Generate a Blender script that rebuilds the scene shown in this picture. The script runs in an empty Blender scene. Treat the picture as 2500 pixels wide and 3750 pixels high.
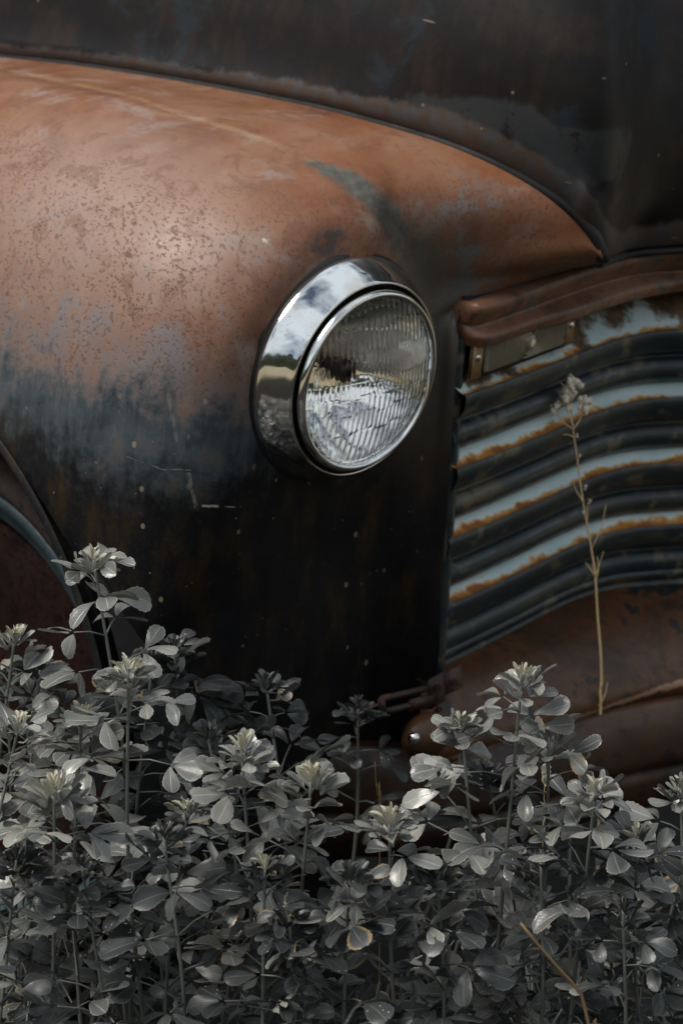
import bpy, bmesh, math, random
import numpy as np
from mathutils import Vector, Matrix, noise as mnoise
R = math.radians
scene = bpy.context.scene
COL = scene.collection

# ------------------------------------------------------------------ camera
PITCH, DIST, SC = R(10), 2.65, 3500.0
CDIR = Vector((0, math.cos(PITCH), -math.sin(PITCH)))
CUP = Vector((0, math.sin(PITCH), math.cos(PITCH)))
CRT = Vector((1, 0, 0))
AIM = Vector((0, 0, 0.75))
CPOS = AIM - CDIR * DIST
cam_d = bpy.data.cameras.new('camera')
cam = bpy.data.objects.new('camera', cam_d); COL.objects.link(cam)
cam.location = CPOS
cam.rotation_euler = (R(90) - PITCH, 0, 0)
cam_d.sensor_fit = 'VERTICAL'; cam_d.sensor_height = 36.0; cam_d.sensor_width = 24.0
cam_d.lens = 36.0 * DIST / (3750.0 / SC)
cam_d.clip_start = 0.05; cam_d.clip_end = 500
cam_d.dof.use_dof = True; cam_d.dof.focus_distance = 2.40; cam_d.dof.aperture_fstop = 7.0
scene.camera = cam
scene.render.resolution_x = 682; scene.render.resolution_y = 1024

# ------------------------------------------------------------------ light
SUN_TO = Vector((-0.48, -0.30, 0.82)).normalized()
SUN_ELEV = math.asin(SUN_TO.z)
SUN_AZ = math.atan2(SUN_TO.x, SUN_TO.y)
world = bpy.data.worlds.new('World'); scene.world = world; world.use_nodes = True
wn, wl = world.node_tree.nodes, world.node_tree.links
wn.clear()
wo = wn.new('ShaderNodeOutputWorld'); bg = wn.new('ShaderNodeBackground')
sky = wn.new('ShaderNodeTexSky'); sky.sky_type = 'NISHITA'; sky.sun_disc = False
sky.sun_elevation = SUN_ELEV; sky.sun_rotation = SUN_AZ
tc = wn.new('ShaderNodeTexCoord'); mp = wn.new('ShaderNodeMapping'); mp.inputs['Scale'].default_value = (1, 1, 1.7)
cn = wn.new('ShaderNodeTexNoise'); cn.inputs['Scale'].default_value = 1.7; cn.inputs['Detail'].default_value = 5
cn.inputs['Roughness'].default_value = 0.55; cn.inputs['Distortion'].default_value = 0.5
cr = wn.new('ShaderNodeValToRGB'); cr.color_ramp.elements[0].position = 0.36; cr.color_ramp.elements[1].position = 0.52
mx = wn.new('ShaderNodeMix'); mx.data_type = 'RGBA'
mx.inputs[7].default_value = (18, 19.5, 21, 1)
wl.new(tc.outputs['Generated'], mp.inputs[0]); wl.new(mp.outputs[0], cn.inputs['Vector']); wl.new(cn.outputs['Fac'], cr.inputs[0])
wl.new(cr.outputs['Color'], mx.inputs[0]); wl.new(sky.outputs[0], mx.inputs[6]); wl.new(mx.outputs[2], bg.inputs[0])
bg.inputs[1].default_value = 0.05; wl.new(bg.outputs[0], wo.inputs[0])
sd = bpy.data.lights.new('sun', 'SUN'); sd.energy = 5.0; sd.angle = R(26); sd.color = (1.0, 0.955, 0.89)
sun = bpy.data.objects.new('sun', sd); COL.objects.link(sun)
sun.rotation_euler = SUN_TO.to_track_quat('Z', 'Y').to_euler()
sun.location = (-3, 0, 6)
scene.view_settings.view_transform = 'Standard'; scene.view_settings.look = 'None'
scene.view_settings.exposure = -0.22; scene.view_settings.gamma = 1
scene.render.engine = 'CYCLES'
scene.cycles.max_bounces = 10; scene.cycles.transmission_bounces = 8

# ------------------------------------------------------------------ truck frame
CF = Vector((0.69, -0.689, -0.22)).normalized()
TF = CF
TU = Vector((0.09, -0.23, 0.97)); TU = (TU - TU.dot(TF) * TF).normalized()
TL = TU.cross(TF).normalized() * -1
if TL.x < 0: TL = -TL
ORG = CPOS + CDIR * DIST + CRT * (100 / SC) + CUP * ((1875 - 1397) / SC)
HB = 0.9                                   # local height of the headlight centre above the truck's base
TM = Matrix((TL, TF, TU)).transposed().to_4x4()
handed = TL.cross(TF).dot(TU)              # (l,f,u) frame

def loc(v):                                 # (l,f,u) measured from the headlight -> truck local
    return Vector((v[0], v[1], v[2] + HB))

def ray(px, py):
    return (CDIR * DIST + CRT * ((px - 1250) / SC) + CUP * ((1875 - py) / SC))
def pix(px, py, ax, val):                   # ray against the plane l / f / u = val, returns (l,f,u)
    d = ray(px, py); n = {'l': TL, 'f': TF, 'u': TU}[ax]
    t = (val - (CPOS - ORG).dot(n)) / d.dot(n)
    p = CPOS + d * t - ORG
    return (p.dot(TL), p.dot(TF), p.dot(TU))
def wpix(px, py, Y):                        # world point on a pixel's ray at world depth Y
    d = ray(px, py); t = (Y - CPOS.y) / d.y
    return CPOS + d * t
def topix(p):
    q = Vector(p) - CPOS; z = q.dot(CDIR)
    return (1250 + q.x / z * DIST * SC, 1875 - q.dot(CUP) / z * DIST * SC)

# ------------------------------------------------------------------ object helpers
def tag(o, label=None, cat=None, group=None, kind=None):
    if label: o['label'] = label
    if cat: o['category'] = cat
    if group: o['group'] = group
    if kind: o['kind'] = kind
    return o
def empty(name, m, **k):
    o = bpy.data.objects.new(name, None); COL.objects.link(o); o.matrix_world = m; o.empty_display_size = 0.1
    return tag(o, **k)
def obj(name, bm, mats, parent=None, smooth=True):
    me = bpy.data.meshes.new(name); bm.to_mesh(me); bm.free()
    if smooth:
        for p in me.polygons: p.use_smooth = True
    for m in (mats if isinstance(mats, (list, tuple)) else [mats]): me.materials.append(m)
    o = bpy.data.objects.new(name, me); COL.objects.link(o)
    if parent is not None: o.parent = parent
    return o

def cr1(pts, n):
    """Catmull-Rom through pts (array k x d) -> n samples, uniform in arc length"""
    P = np.array(pts, float); k = len(P)
    P = np.vstack([2 * P[0] - P[1], P, 2 * P[-1] - P[-2]])
    out = []
    m = 24
    for i in range(k - 1):
        p0, p1, p2, p3 = P[i], P[i + 1], P[i + 2], P[i + 3]
        for s in range(m):
            t = s / m
            out.append(0.5 * ((2 * p1) + (-p0 + p2) * t + (2 * p0 - 5 * p1 + 4 * p2 - p3) * t * t + (-p0 + 3 * p1 - 3 * p2 + p3) * t ** 3))
    out.append(P[-2]); out = np.array(out)
    d = np.r_[0, np.cumsum(np.linalg.norm(np.diff(out, axis=0), axis=1))]
    q = np.linspace(0, d[-1], n)
    return np.stack([np.interp(q, d, out[:, j]) for j in range(out.shape[1])], 1)

def grid_bm(G, close_u=False, uv=True, flip=False, mat=None):
    """G[i][j] vectors -> quad mesh with uv (i,j normalised)"""
    bm = bmesh.new(); n, m = len(G), len(G[0])
    V = [[bm.verts.new(G[i][j]) for j in range(m)] for i in range(n)]
    lay = bm.loops.layers.uv.new('UVMap')
    for i in range(n if close_u else n - 1):
        for j in range(m - 1):
            i2 = (i + 1) % n
            q = [V[i][j], V[i2][j], V[i2][j + 1], V[i][j + 1]]
            c = [(i, j), (i + 1, j), (i + 1, j + 1), (i, j + 1)]
            if flip: q.reverse(); c.reverse()
            try: f = bm.faces.new(q)
            except ValueError: continue
            for lp, (a, b) in zip(f.loops, c): lp[lay].uv = (a / (n - 1), b / (m - 1))
            if mat: f.material_index = mat(i / (n - 1), j / (m - 1))
    return bm

def tube_bm(pts, rad, seg=8, cap=True, bm=None):
    bm = bm or bmesh.new()
    pts = [Vector(p) for p in pts]; rs = rad if isinstance(rad, (list, tuple, np.ndarray)) else [rad] * len(pts)
    prev = None; up = Vector((0, 0, 1)); N = None
    for i, p in enumerate(pts):
        t = (pts[min(i + 1, len(pts) - 1)] - pts[max(i - 1, 0)]).normalized()
        if N is None:
            a = up if abs(t.dot(up)) < 0.9 else Vector((1, 0, 0)); N = t.cross(a).normalized()
        N = (N - t * N.dot(t)).normalized(); B = t.cross(N)
        ring = [bm.verts.new(p + (N * math.cos(2 * math.pi * k / seg) + B * math.sin(2 * math.pi * k / seg)) * float(rs[i])) for k in range(seg)]
        if prev:
            for k in range(seg): bm.faces.new((prev[k], prev[(k + 1) % seg], ring[(k + 1) % seg], ring[k]))
        elif cap: bm.faces.new(ring[::-1])
        prev = ring
    if cap: bm.faces.new(prev)
    return bm

def lathe_bm(prof, seg=96, axis='f', c=(0, 0, 0), bm=None, wob=0):
    """revolve (r, f) about the forward axis through c (l,f,u)"""
    bm = bm or bmesh.new(); rings = []
    for (r, f) in prof:
        ring = []
        for k in range(seg):
            a = 2 * math.pi * k / seg
            ww = 1 + wob * (mnoise.noise(Vector((math.cos(a) * 1.6, math.sin(a) * 1.6, f * 20))))
            if axis == 'f': v = (c[0] + r * ww * math.cos(a), c[1] + f, c[2] + r * ww * math.sin(a))
            else: v = (c[0] + f, c[1] + r * math.cos(a), c[2] + r * math.sin(a))
            ring.append(bm.verts.new(loc(v)))
        rings.append(ring)
    for a, b in zip(rings, rings[1:]):
        for k in range(seg): bm.faces.new((a[k], a[(k + 1) % seg], b[(k + 1) % seg], b[k]))
    if prof[-1][0] < 1e-4 or True:
        if prof[-1][0] < 0.004: bm.faces.new(rings[-1])
    bmesh.ops.recalc_face_normals(bm, faces=bm.faces)
    return bm

# ------------------------------------------------------------------ materials
class NT:
    def __init__(s, name):
        s.m = bpy.data.materials.new(name); s.m.use_nodes = True; s.t = s.m.node_tree; s.n = s.t.nodes
        s.b = s.n['Principled BSDF']; s.co = s.n.new('ShaderNodeTexCoord')
    def link(s, a, b): s.t.links.new(a, b)
    def inp(s, node, key, v):
        if hasattr(v, 'links'): s.link(v, node.inputs[key])
        elif v is not None: node.inputs[key].default_value = v
    def map(s, scale=(1, 1, 1), locn=(0, 0, 0), rot=(0, 0, 0), src='Object'):
        m = s.n.new('ShaderNodeMapping'); s.link(s.co.outputs[src], m.inputs[0])
        m.inputs['Location'].default_value = locn; m.inputs['Scale'].default_value = scale; m.inputs['Rotation'].default_value = rot
        return m.outputs[0]
    def noise(s, scale, detail=6, rough=0.6, vec=None, dist=0, out='Fac'):
        n = s.n.new('ShaderNodeTexNoise'); n.inputs['Scale'].default_value = scale; n.inputs['Detail'].default_value = detail
        n.inputs['Roughness'].default_value = rough; n.inputs['Distortion'].default_value = dist
        s.link(vec or s.co.outputs['Object'], n.inputs['Vector']); return n.outputs[out]
    def voro(s, scale, vec=None, feature='F1', out='Distance', rnd=1):
        n = s.n.new('ShaderNodeTexVoronoi'); n.feature = feature; n.inputs['Scale'].default_value = scale; n.inputs['Randomness'].default_value = rnd
        s.link(vec or s.co.outputs['Object'], n.inputs['Vector']); return n.outputs[out]
    def ramp(s, fac, stops, interp='LINEAR'):
        n = s.n.new('ShaderNodeValToRGB'); cr = n.color_ramp; cr.interpolation = interp
        while len(cr.elements) < len(stops): cr.elements.new(0.5)
        for e, (p, c) in zip(cr.elements, stops):
            e.position = p; e.color = (c, c, c, 1) if not isinstance(c, (tuple, list)) else (*c, 1)
        s.link(fac, n.inputs[0]); return n.outputs['Color']
    def mix(s, fac, a, b, mode='MIX'):
        n = s.n.new('ShaderNodeMix'); n.data_type = 'RGBA'; n.blend_type = mode
        for k, v in ((0, fac), (6, a), (7, b)):
            if isinstance(v, (tuple, list)): v = (*v, 1) if len(v) == 3 else v
            s.inp(n, k, v)
        return n.outputs[2]
    def math(s, op, a, b=0.0, clamp=False):
        n = s.n.new('ShaderNodeMath'); n.operation = op; n.use_clamp = clamp; s.inp(n, 0, a); s.inp(n, 1, b); return n.outputs[0]
    def maprange(s, v, a, b, c=0.0, d=1.0):
        n = s.n.new('ShaderNodeMapRange'); n.interpolation_type = 'SMOOTHSTEP'
        for k, x in enumerate((v, a, b, c, d)): s.inp(n, k, x)
        return n.outputs[0]
    def sep(s, vec=None):
        n = s.n.new('ShaderNodeSeparateXYZ'); s.link(vec or s.co.outputs['Object'], n.inputs[0]); return n.outputs
    def dist(s, p, scale=(1, 1, 1)):        # distance from a point in truck coordinates
        m = s.map(scale=scale, locn=tuple(-p[i] * scale[i] for i in range(3)))
        n = s.n.new('ShaderNodeVectorMath'); n.operation = 'LENGTH'; s.link(m, n.inputs[0]); return n.outputs['Value']
    def bump(s, h, strength=0.3, dist=0.002, prev=None):
        n = s.n.new('ShaderNodeBump'); n.inputs['Strength'].default_value = strength; n.inputs['Distance'].default_value = dist
        s.link(h, n.inputs['Height'])
        if prev: s.link(prev, n.inputs['Normal'])
        s.link(n.outputs[0], s.b.inputs['Normal']); return n.outputs[0]
    def set(s, color=None, rough=None, metal=None, spec=None, **k):
        if isinstance(color, (tuple, list)): color = (*color, 1)
        s.inp(s.b, 'Base Color', color); s.inp(s.b, 'Roughness', rough); s.inp(s.b, 'Metallic', metal); s.inp(s.b, 'Specular IOR Level', spec)
        for a, v in k.items(): s.inp(s.b, a.replace('_', ' '), v)
        return s.m

def mat_simple(name, color, rough=0.5, metal=0.0, spec=0.5, var=0.25, nscale=30):
    t = NT(name); n = t.noise(nscale, 6)
    c = t.mix(t.math('MULTIPLY', n, var * 2), color, tuple(c * 0.45 for c in color))
    t.bump(n, 0.15, 0.001)
    return t.set(c, t.maprange(n, 0.2, 0.8, rough * 0.8, min(1, rough * 1.25)), metal, spec)

def seam_pts():
    raw = [(-420, 186, 'l', .095), (-200, 192, 'l', .105), (0, 208, 'l', .12), (250, 234, 'l', .135), (500, 270, 'l', .15), (750, 312, 'l', .16), (1000, 360, 'l', .17), (1200, 402, 'l', .18), (1400, 455, 'l', .19),
           (1580, 508, 'l', .205), (1750, 572, 'l', .22), (1890, 640, 'l', .238), (2000, 705, 'l', .255), (2080, 765, 'l', .27), (2140, 828, 'l', .283), (2180, 886, 'l', .293), (2202, 958, 'l', .300)]
    return [pix(*r) for r in raw]
SEAM = seam_pts()

def mat_fender():
    t = NT('rusted fender paint')
    x, y, z = t.sep()                                   # l, f, u+HB
    blot = t.noise(28, 7, .7, dist=1.0); big = t.noise(5, 5, 0.6); mid = t.noise(16, 8, 0.65, dist=.4); fine = t.noise(75, 6, 0.65)
    streak = t.noise(1.0, 8, 0.7, vec=t.map(scale=(60, 60, 7)))
    # rust body
    rust = t.ramp(t.noise(9, 8, 0.62, dist=.6), [(0.30, (.095, .034, .017)), (0.43, (.165, .063, .028)), (0.56, (.190, .088, .046)), (0.72, (.21, .112, .070))])
    rust = t.mix(t.maprange(mid, .52, .72), rust, (.205, .145, .12))
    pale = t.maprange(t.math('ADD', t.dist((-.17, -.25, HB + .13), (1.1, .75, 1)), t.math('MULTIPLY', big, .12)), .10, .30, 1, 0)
    rust = t.mix(t.math('MULTIPLY', pale, .62), rust, (.24, .165, .135))  # broad flank highlight painted into the rust colour
    rust = t.mix(t.maprange(blot, .54, .60, 0, .55), rust, (.12, .055, .032))
    rust = t.mix(t.math('MULTIPLY', t.maprange(t.noise(19, 8, .72, dist=.8), .56, .60), t.maprange(z, HB + .17, HB + .05, 0, .6)), rust, (.16, .15, .155))
    # old paint showing low on the flank
    hz = t.math('ADD', z, t.math('ADD', t.math('MULTIPLY', t.math('SUBTRACT', mid, .5), .17), t.math('MULTIPLY', t.math('SUBTRACT', streak, .5), .07)))
    hz = t.math('ADD', hz, t.math('MULTIPLY', t.math('SUBTRACT', fine, .5), .07))
    paint = t.ramp(t.math('ADD', t.math('MULTIPLY', streak, .42), t.math('MULTIPLY', mid, .58)), [(0.30, (.010, .017, .022)), (0.44, (.028, .042, .050)), (0.56, (.060, .075, .085)), (0.66, (.10, .065, .045))])
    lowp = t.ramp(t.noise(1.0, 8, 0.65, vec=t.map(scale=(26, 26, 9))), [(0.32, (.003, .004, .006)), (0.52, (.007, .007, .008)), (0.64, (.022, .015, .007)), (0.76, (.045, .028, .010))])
    grey = t.mix(t.maprange(mid, .35, .65), (.15, .135, .14), (.17, .105, .08))
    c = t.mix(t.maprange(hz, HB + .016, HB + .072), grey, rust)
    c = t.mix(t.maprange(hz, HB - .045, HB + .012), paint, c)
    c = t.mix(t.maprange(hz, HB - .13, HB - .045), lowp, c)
    # inner nose towards the grille: brown then greenish grey remains
    # greenish worn crease falling from the crown
    cx = t.math('ADD', x, t.math('MULTIPLY', t.math('SUBTRACT', mid, .5), .04))
    path = [spix(1160, 602), spix(1260, 650), spix(1340, 705), spix(1410, 780), spix(1480, 870), spix(1550, 980), spix(1600, 1080)]
    m = None
    for k in range(len(path) - 1):
        for s in (0, .5):
            p = [path[k][i] * (1 - s) + path[k + 1][i] * s for i in range(3)]
            rad = .010 + .0012 * (2 * k + s * 2)
            d = t.maprange(t.math('ADD', t.dist((p[0], p[1], p[2] + HB)), t.math('MULTIPLY', t.math('SUBTRACT', mid, .5), .05)), rad * .5, rad * 1.7, 1, 0)
            m = d if m is None else t.math('MAXIMUM', m, d)
    c = t.mix(t.math('MULTIPLY', m, .9), c, t.mix(t.maprange(fine, .35, .65), (.085, .10, .088), (.045, .05, .047)))
    # bluish flakes right of the crease
    pb = spix(1690, 960)
    fl = t.math('MULTIPLY', t.maprange(t.dist((pb[0], pb[1], pb[2] + HB), (1, .8, .7)), .03, .09, 1, 0), t.maprange(t.noise(22, 8, .7), .50, .58))
    c = t.mix(t.math('MULTIPLY', fl, .8), c, (.12, .135, .14))
    # darker brown-grey tone on the grille-side strip and the nose
    nr = t.maprange(t.math('ADD', t.dist((.13, -.02, HB + .02), (1, 1, .6)), t.math('MULTIPLY', big, .05)), .06, .15, 1, 0)
    c = t.mix(t.math('MULTIPLY', nr, .8), c, t.mix(t.maprange(mid, .4, .6), (.075, .055, .04), (.055, .062, .055)))
    # pale worn line along the crown
    pa = [spix(60, 262), spix(600, 400), spix(1150, 592)]
    for k in range(2):
        A, B = Vector(pa[k]), Vector(pa[k + 1])
        n = t.n.new('ShaderNodeVectorMath'); n.operation = 'DOT_PRODUCT'
        D = (B - A); per = Vector((D.y, -D.x, 0)).normalized()
        n.inputs[1].default_value = per; t.link(t.co.outputs['Object'], n.inputs[0])
        off = t.math('ABSOLUTE', t.math('SUBTRACT', n.outputs['Value'], A.dot(per)))
        sel = t.math('MULTIPLY', t.math('LESS_THAN', y, B.y + .0), t.math('GREATER_THAN', y, A.y if k else -5)) 
        ln = t.math('MULTIPLY', t.maprange(t.math('ADD', off, t.math('MULTIPLY', t.math('SUBTRACT', fine, .5), .01)), .0, .011, 1, 0), sel)
        ln = t.math('MULTIPLY', t.math('MULTIPLY', ln, t.maprange(t.noise(30, 6, .7), .35, .6)), t.math('GREATER_THAN', z, HB + .14))
        c = t.mix(t.math('MULTIPLY', ln, .26), c, (.42, .30, .17))
    # darker patch on the dent above the lamp
    dp = spix(1225, 900)
    dd = t.maprange(t.math('ADD', t.dist((dp[0], dp[1], dp[2] + HB), (.9, .8, 2.0)), t.math('MULTIPLY', t.math('SUBTRACT', mid, .5), .05)), .015, .035, 1, 0)
    c = t.mix(t.math('MULTIPLY', t.math('MULTIPLY', dd, t.maprange(fine, .40, .56)), .85), c, (.05, .048, .052))
    # long pale scratches low on the nose
    for (pa_, pb_, w_, st_) in [((740, 1851), (800, 1855), .0012, .9), ((820, 1855), (885, 1855), .0007, .6), ((460, 1672), (590, 1718), .0005, .4), ((590, 1718), (700, 1722), .0005, .35), ((690, 1730), (722, 1875), .0020, .28), ((615, 1440), (650, 1620), .0022, .16), ((960, 875), (1010, 893), .0022, .9)]:
        ll = -.10 if pa_[1] > 1000 else -.10
        P0, P1 = spix(*pa_), spix(*pb_)
        # distance measured across the outward side of the fender (f,u)
        ax = (P1 - P0); Ls = ax.length; axn = ax / Ls
        n0 = t.n.new('ShaderNodeVectorMath'); n0.operation = 'SUBTRACT'; t.link(t.co.outputs['Object'], n0.inputs[0]); n0.inputs[1].default_value = (P0.x, P0.y, P0.z + HB)
        view = Vector((CPOS - ORG)); vv = Vector((view.dot(TL), view.dot(TF), view.dot(TU))) - P0; vv.normalize()
        cross = axn.cross(vv).normalized()
        na = t.n.new('ShaderNodeVectorMath'); na.operation = 'DOT_PRODUCT'; t.link(n0.outputs[0], na.inputs[0]); na.inputs[1].default_value = cross
        al = vv.cross(cross).normalized()
        if al.dot(axn) < 0: al = -al
        nbd_ = t.n.new('ShaderNodeVectorMath'); nbd_.operation = 'DOT_PRODUCT'; t.link(n0.outputs[0], nbd_.inputs[0]); nbd_.inputs[1].default_value = al
        acr = t.math('ABSOLUTE', t.math('ADD', na.outputs['Value'], t.math('MULTIPLY', t.math('SUBTRACT', fine, .5), .004)))
        msk = t.math('MULTIPLY', t.maprange(acr, w_ * .4, w_ * 1.4, 1, 0), t.math('MULTIPLY', t.math('GREATER_THAN', nbd_.outputs['Value'], 0), t.math('LESS_THAN', nbd_.outputs['Value'], ax.dot(al))))
        c = t.mix(t.math('MULTIPLY', t.math('MULTIPLY', msk, st_), t.maprange(t.noise(70, 5), .44, .54)), c, (.42, .38, .32))
    # pits: elongated dark specks, scattered
    pv = t.map(scale=(430, 200, 210), rot=(0, .6, .5))
    pit = t.voro(1.0, vec=pv); dens = t.noise(14, 4, .6)
    pit = t.math('LESS_THAN', t.math('ADD', pit, t.math('MULTIPLY', fine, .25)), t.maprange(t.math('ADD', t.math('MULTIPLY', dens, .6), t.math('MULTIPLY', t.noise(40, 4), .4)), .36, .66, .12, .50))
    pit2 = t.maprange(t.noise(1.0, 4, .6, vec=t.map(scale=(300, 170, 170), rot=(0, .6, .5))), .55, .63)
    pz = t.maprange(z, HB + .205, HB + .16)
    pm = t.math('MULTIPLY', t.math('MAXIMUM', pit, t.math('MULTIPLY', pit2, .75)), t.math('MAXIMUM', pz, .18))
    pm = t.math('MULTIPLY', pm, t.maprange(z, HB - .06, HB + .03, .15, 1))
    c = t.mix(t.math('MULTIPLY', pm, .72), c, (.085, .038, .022))
    # nicks and scratches of pale primer
    ch = t.math('MULTIPLY', t.math('LESS_THAN', t.voro(34, vec=t.map(scale=(1, 1, .7))), .085), t.maprange(big, .4, .6))
    ch = t.math('MAXIMUM', ch, t.math('MULTIPLY', t.math('LESS_THAN', t.voro(70), .07), t.maprange(mid, .45, .6)))
    c = t.mix(t.math('MULTIPLY', ch, t.maprange(z, HB + .09, HB + .0, 0, .65)), c, (.30, .24, .17))
    h = t.math('SUBTRACT', t.math('MULTIPLY', fine, .5), pm)
    b1 = t.bump(h, .38, .0012)
    t.bump(t.noise(11, 3, .5), .12, .010, prev=b1)
    rough = t.maprange(t.math('ADD', t.math('MULTIPLY', mid, .5), t.math('MULTIPLY', t.noise(7, 6), .5)), .35, .65, .36, .64)
    rough = t.math('ADD', rough, t.math('MULTIPLY', pm, .25))
    return t.set(c, rough, 0.0, t.maprange(z, HB - .08, HB + .06, .22, .38))

def mat_hood():
    t = NT('weathered black brown hood paint')
    x, y, z = t.sep(); mid = t.noise(11, 8, .65, dist=.5); fine = t.noise(70, 6, .6)
    st = t.noise(1, 8, .7, vec=t.map(scale=(45, 45, 6))); st = t.math('ADD', t.math('MULTIPLY', st, .35), t.math('MULTIPLY', t.noise(17, 8, .65), .65))
    c = t.ramp(st, [(.3, (.003, .0035, .005)), (.5, (.009, .0075, .0075)), (.66, (.024, .015, .011))])
    c = t.mix(t.maprange(mid, .55, .65), c, (.012, .018, .023))
    pt = t.maprange(t.math('ADD', t.dist((.25, -.06, HB + .215), (.7, .55, 1.7)), t.math('MULTIPLY', t.math('SUBTRACT', mid, .5), .12)), .075, .09, 1, 0)
    c = t.mix(t.math('MULTIPLY', t.math('MULTIPLY', pt, t.maprange(t.noise(20, 8, .7), .36, .44)), .7), c, (.036, .041, .044))
    p2 = pix(2170, 290, 'l', .36)
    pt = t.maprange(t.math('ADD', t.dist((p2[0], p2[1], p2[2] + HB)), t.math('MULTIPLY', mid, .06)), .045, .055, 1, 0)
    c = t.mix(t.math('MULTIPLY', pt, .6), c, (.05, .065, .075))
    hv = t.sep(t.co.outputs['UV'])[1]
    sk = t.math('ADD', t.math('SUBTRACT', hv, t.maprange(y, -.6, .0, 0, .02)), t.math('ADD', t.math('MULTIPLY', t.math('SUBTRACT', t.noise(34, 6, .7), .5), .035), t.math('MULTIPLY', t.math('SUBTRACT', t.noise(6, 3), .5), .05)))
    c = t.mix(t.maprange(sk, .022, .034, .75, 0), c, t.mix(t.maprange(fine, .4, .6), (.075, .075, .078), (.085, .058, .042)))
    ch = t.math('MAXIMUM', t.math('LESS_THAN', t.voro(16), .035), t.math('LESS_THAN', t.voro(1.0, vec=t.map(scale=(12, 5, 40))), .055))
    c = t.mix(t.math('MULTIPLY', ch, .5), c, (.26, .21, .14))
    t.bump(t.math('ADD', t.math('MULTIPLY', fine, .4), t.math('MULTIPLY', mid, 1.0)), .22, .002)
    return t.set(c, t.maprange(mid, .3, .7, .42, .62), 0, .25)

def mat_hood_edge():
    t = NT('chipped hood edge'); mid = t.noise(26, 8, .7)
    c = t.ramp(mid, [(.35, (.10, .07, .05)), (.48, (.17, .16, .16)), (.6, (.11, .115, .12)), (.7, (.03, .03, .033))])
    t.bump(mid, .3, .002)
    return t.set(c, .45, 0, .5)

def mat_mould():
    t = NT('rust brown grille moulding'); mid = t.noise(18, 8, .65, dist=.4); fine = t.noise(90, 5, .6)
    c = t.ramp(mid, [(.3, (.030, .028, .026)), (.43, (.10, .050, .030)), (.54, (.19, .085, .045)), (.66, (.085, .082, .072))])
    c = t.mix(t.maprange(fine, .5, .75), c, (.05, .03, .022))
    t.bump(fine, .3, .0012)
    return t.set(c, .46, 0, .5)

def mat_bar():
    t = NT('flaking dark green bar paint'); mid = t.noise(1, 8, .6, vec=t.map(scale=(9, 9, 26))); fine = t.noise(60, 6, .65); bl = t.noise(24, 3, .5)
    c = t.ramp(mid, [(.32, (.004, .010, .016)), (.48, (.011, .023, .026)), (.6, (.022, .030, .027)), (.72, (.085, .064, .040))])
    c = t.mix(t.maprange(t.math('ADD', bl, t.math('MULTIPLY', t.math('SUBTRACT', fine, .5), .3)), .58, .66), c, (.09, .08, .055))
    c = t.mix(t.maprange(t.noise(30, 5, .6), .58, .64), c, (.008, .018, .032))
    t.bump(t.math('ADD', fine, mid), .3, .0015)
    return t.set(c, t.maprange(fine, .3, .7, .28, .48), 0, .55)

def mat_shelf(dirty=0):
    t = NT('pale inner paint with rusty lip' if not dirty else 'rust stained upper shelf paint'); u, v, w = t.sep(t.co.outputs['UV'])
    n1 = t.noise(38, 7, .7); n2 = t.noise(9, 5, .6)
    c = t.mix(t.maprange(n2, .3, .7), (.42, .55, .56), (.60, .70, .70))
    edge = t.math('ADD', v, t.math('ADD', t.math('MULTIPLY', t.math('SUBTRACT', n1, .5), .34), t.math('MULTIPLY', t.math('SUBTRACT', n2, .5), .5)))
    c = t.mix(t.maprange(edge, .875, .925), c, (.55, .33, .12))
    c = t.mix(t.maprange(edge, .915, .965), c, t.mix(t.maprange(n1, .4, .6), (.46, .19, .035), (.24, .085, .02)))
    if dirty:
        bn = t.noise(16, 7, .7)
        c = t.mix(t.maprange(t.math('SUBTRACT', bn, t.math('MULTIPLY', v, .22)), .28, .42), c, t.mix(t.maprange(n1, .4, .6), (.06, .035, .018), (.14, .09, .045)))
    sp = t.math('LESS_THAN', t.voro(90), .12)
    c = t.mix(t.math('MULTIPLY', sp, .5), c, (.30, .15, .06))
    t.bump(n1, .2, .001)
    return t.set(c, .5, 0, .45)

def mat_rust(name, a, b, d, rough=.55, sc=14, spec=.4):
    t = NT(name); mid = t.noise(sc, 8, .65, dist=.5); fine = t.noise(sc * 6, 6, .65)
    c = t.ramp(mid, [(.32, a), (.5, b), (.68, d)])
    c = t.mix(t.maprange(fine, .52, .7), c, tuple(q * .45 for q in a))
    t.bump(t.math('ADD', fine, t.math('MULTIPLY', mid, 2)), .35, .0018)
    return t.set(c, t.maprange(fine, .3, .7, rough * .8, rough * 1.2), 0, spec)

def mat_chrome():
    t = NT('aged chrome'); n = t.noise(22, 8, .6); v = t.noise(240, 3, .5)
    c = t.mix(t.maprange(n, .45, .75), (.80, .82, .82), (.60, .56, .48))
    pt_ = t.math('MULTIPLY', t.math('LESS_THAN', t.voro(260), .16), t.maprange(t.noise(30, 4), .48, .6)); c = t.mix(t.math('MULTIPLY', pt_, .75), c, (.10, .07, .05))
    c = t.mix(t.maprange(t.noise(48, 7, .7), .58, .72, 0, .5), c, (.32, .28, .22))
    t.bump(t.math('ADD', t.math('MULTIPLY', t.noise(9, 2), .8), t.math('MULTIPLY', v, .03)), .10, .004)
    return t.set(c, t.maprange(n, .4, .75, .05, .16), 1.0)

M = {}
M['fender'] = bpy.data.materials.new('body paint'); M['hood'] = mat_hood(); M['hood_edge'] = mat_hood_edge(); M['mould'] = mat_mould()
M['bar'] = mat_bar(); M['shelf'] = mat_shelf(); M['shelf_stained'] = mat_shelf(1); M['chrome'] = mat_chrome()
M['bumper'] = mat_rust('brown rusted bumper steel', (.012, .007, .006), (.034, .016, .009), (.075, .032, .014), .46, 8, .5)

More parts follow.
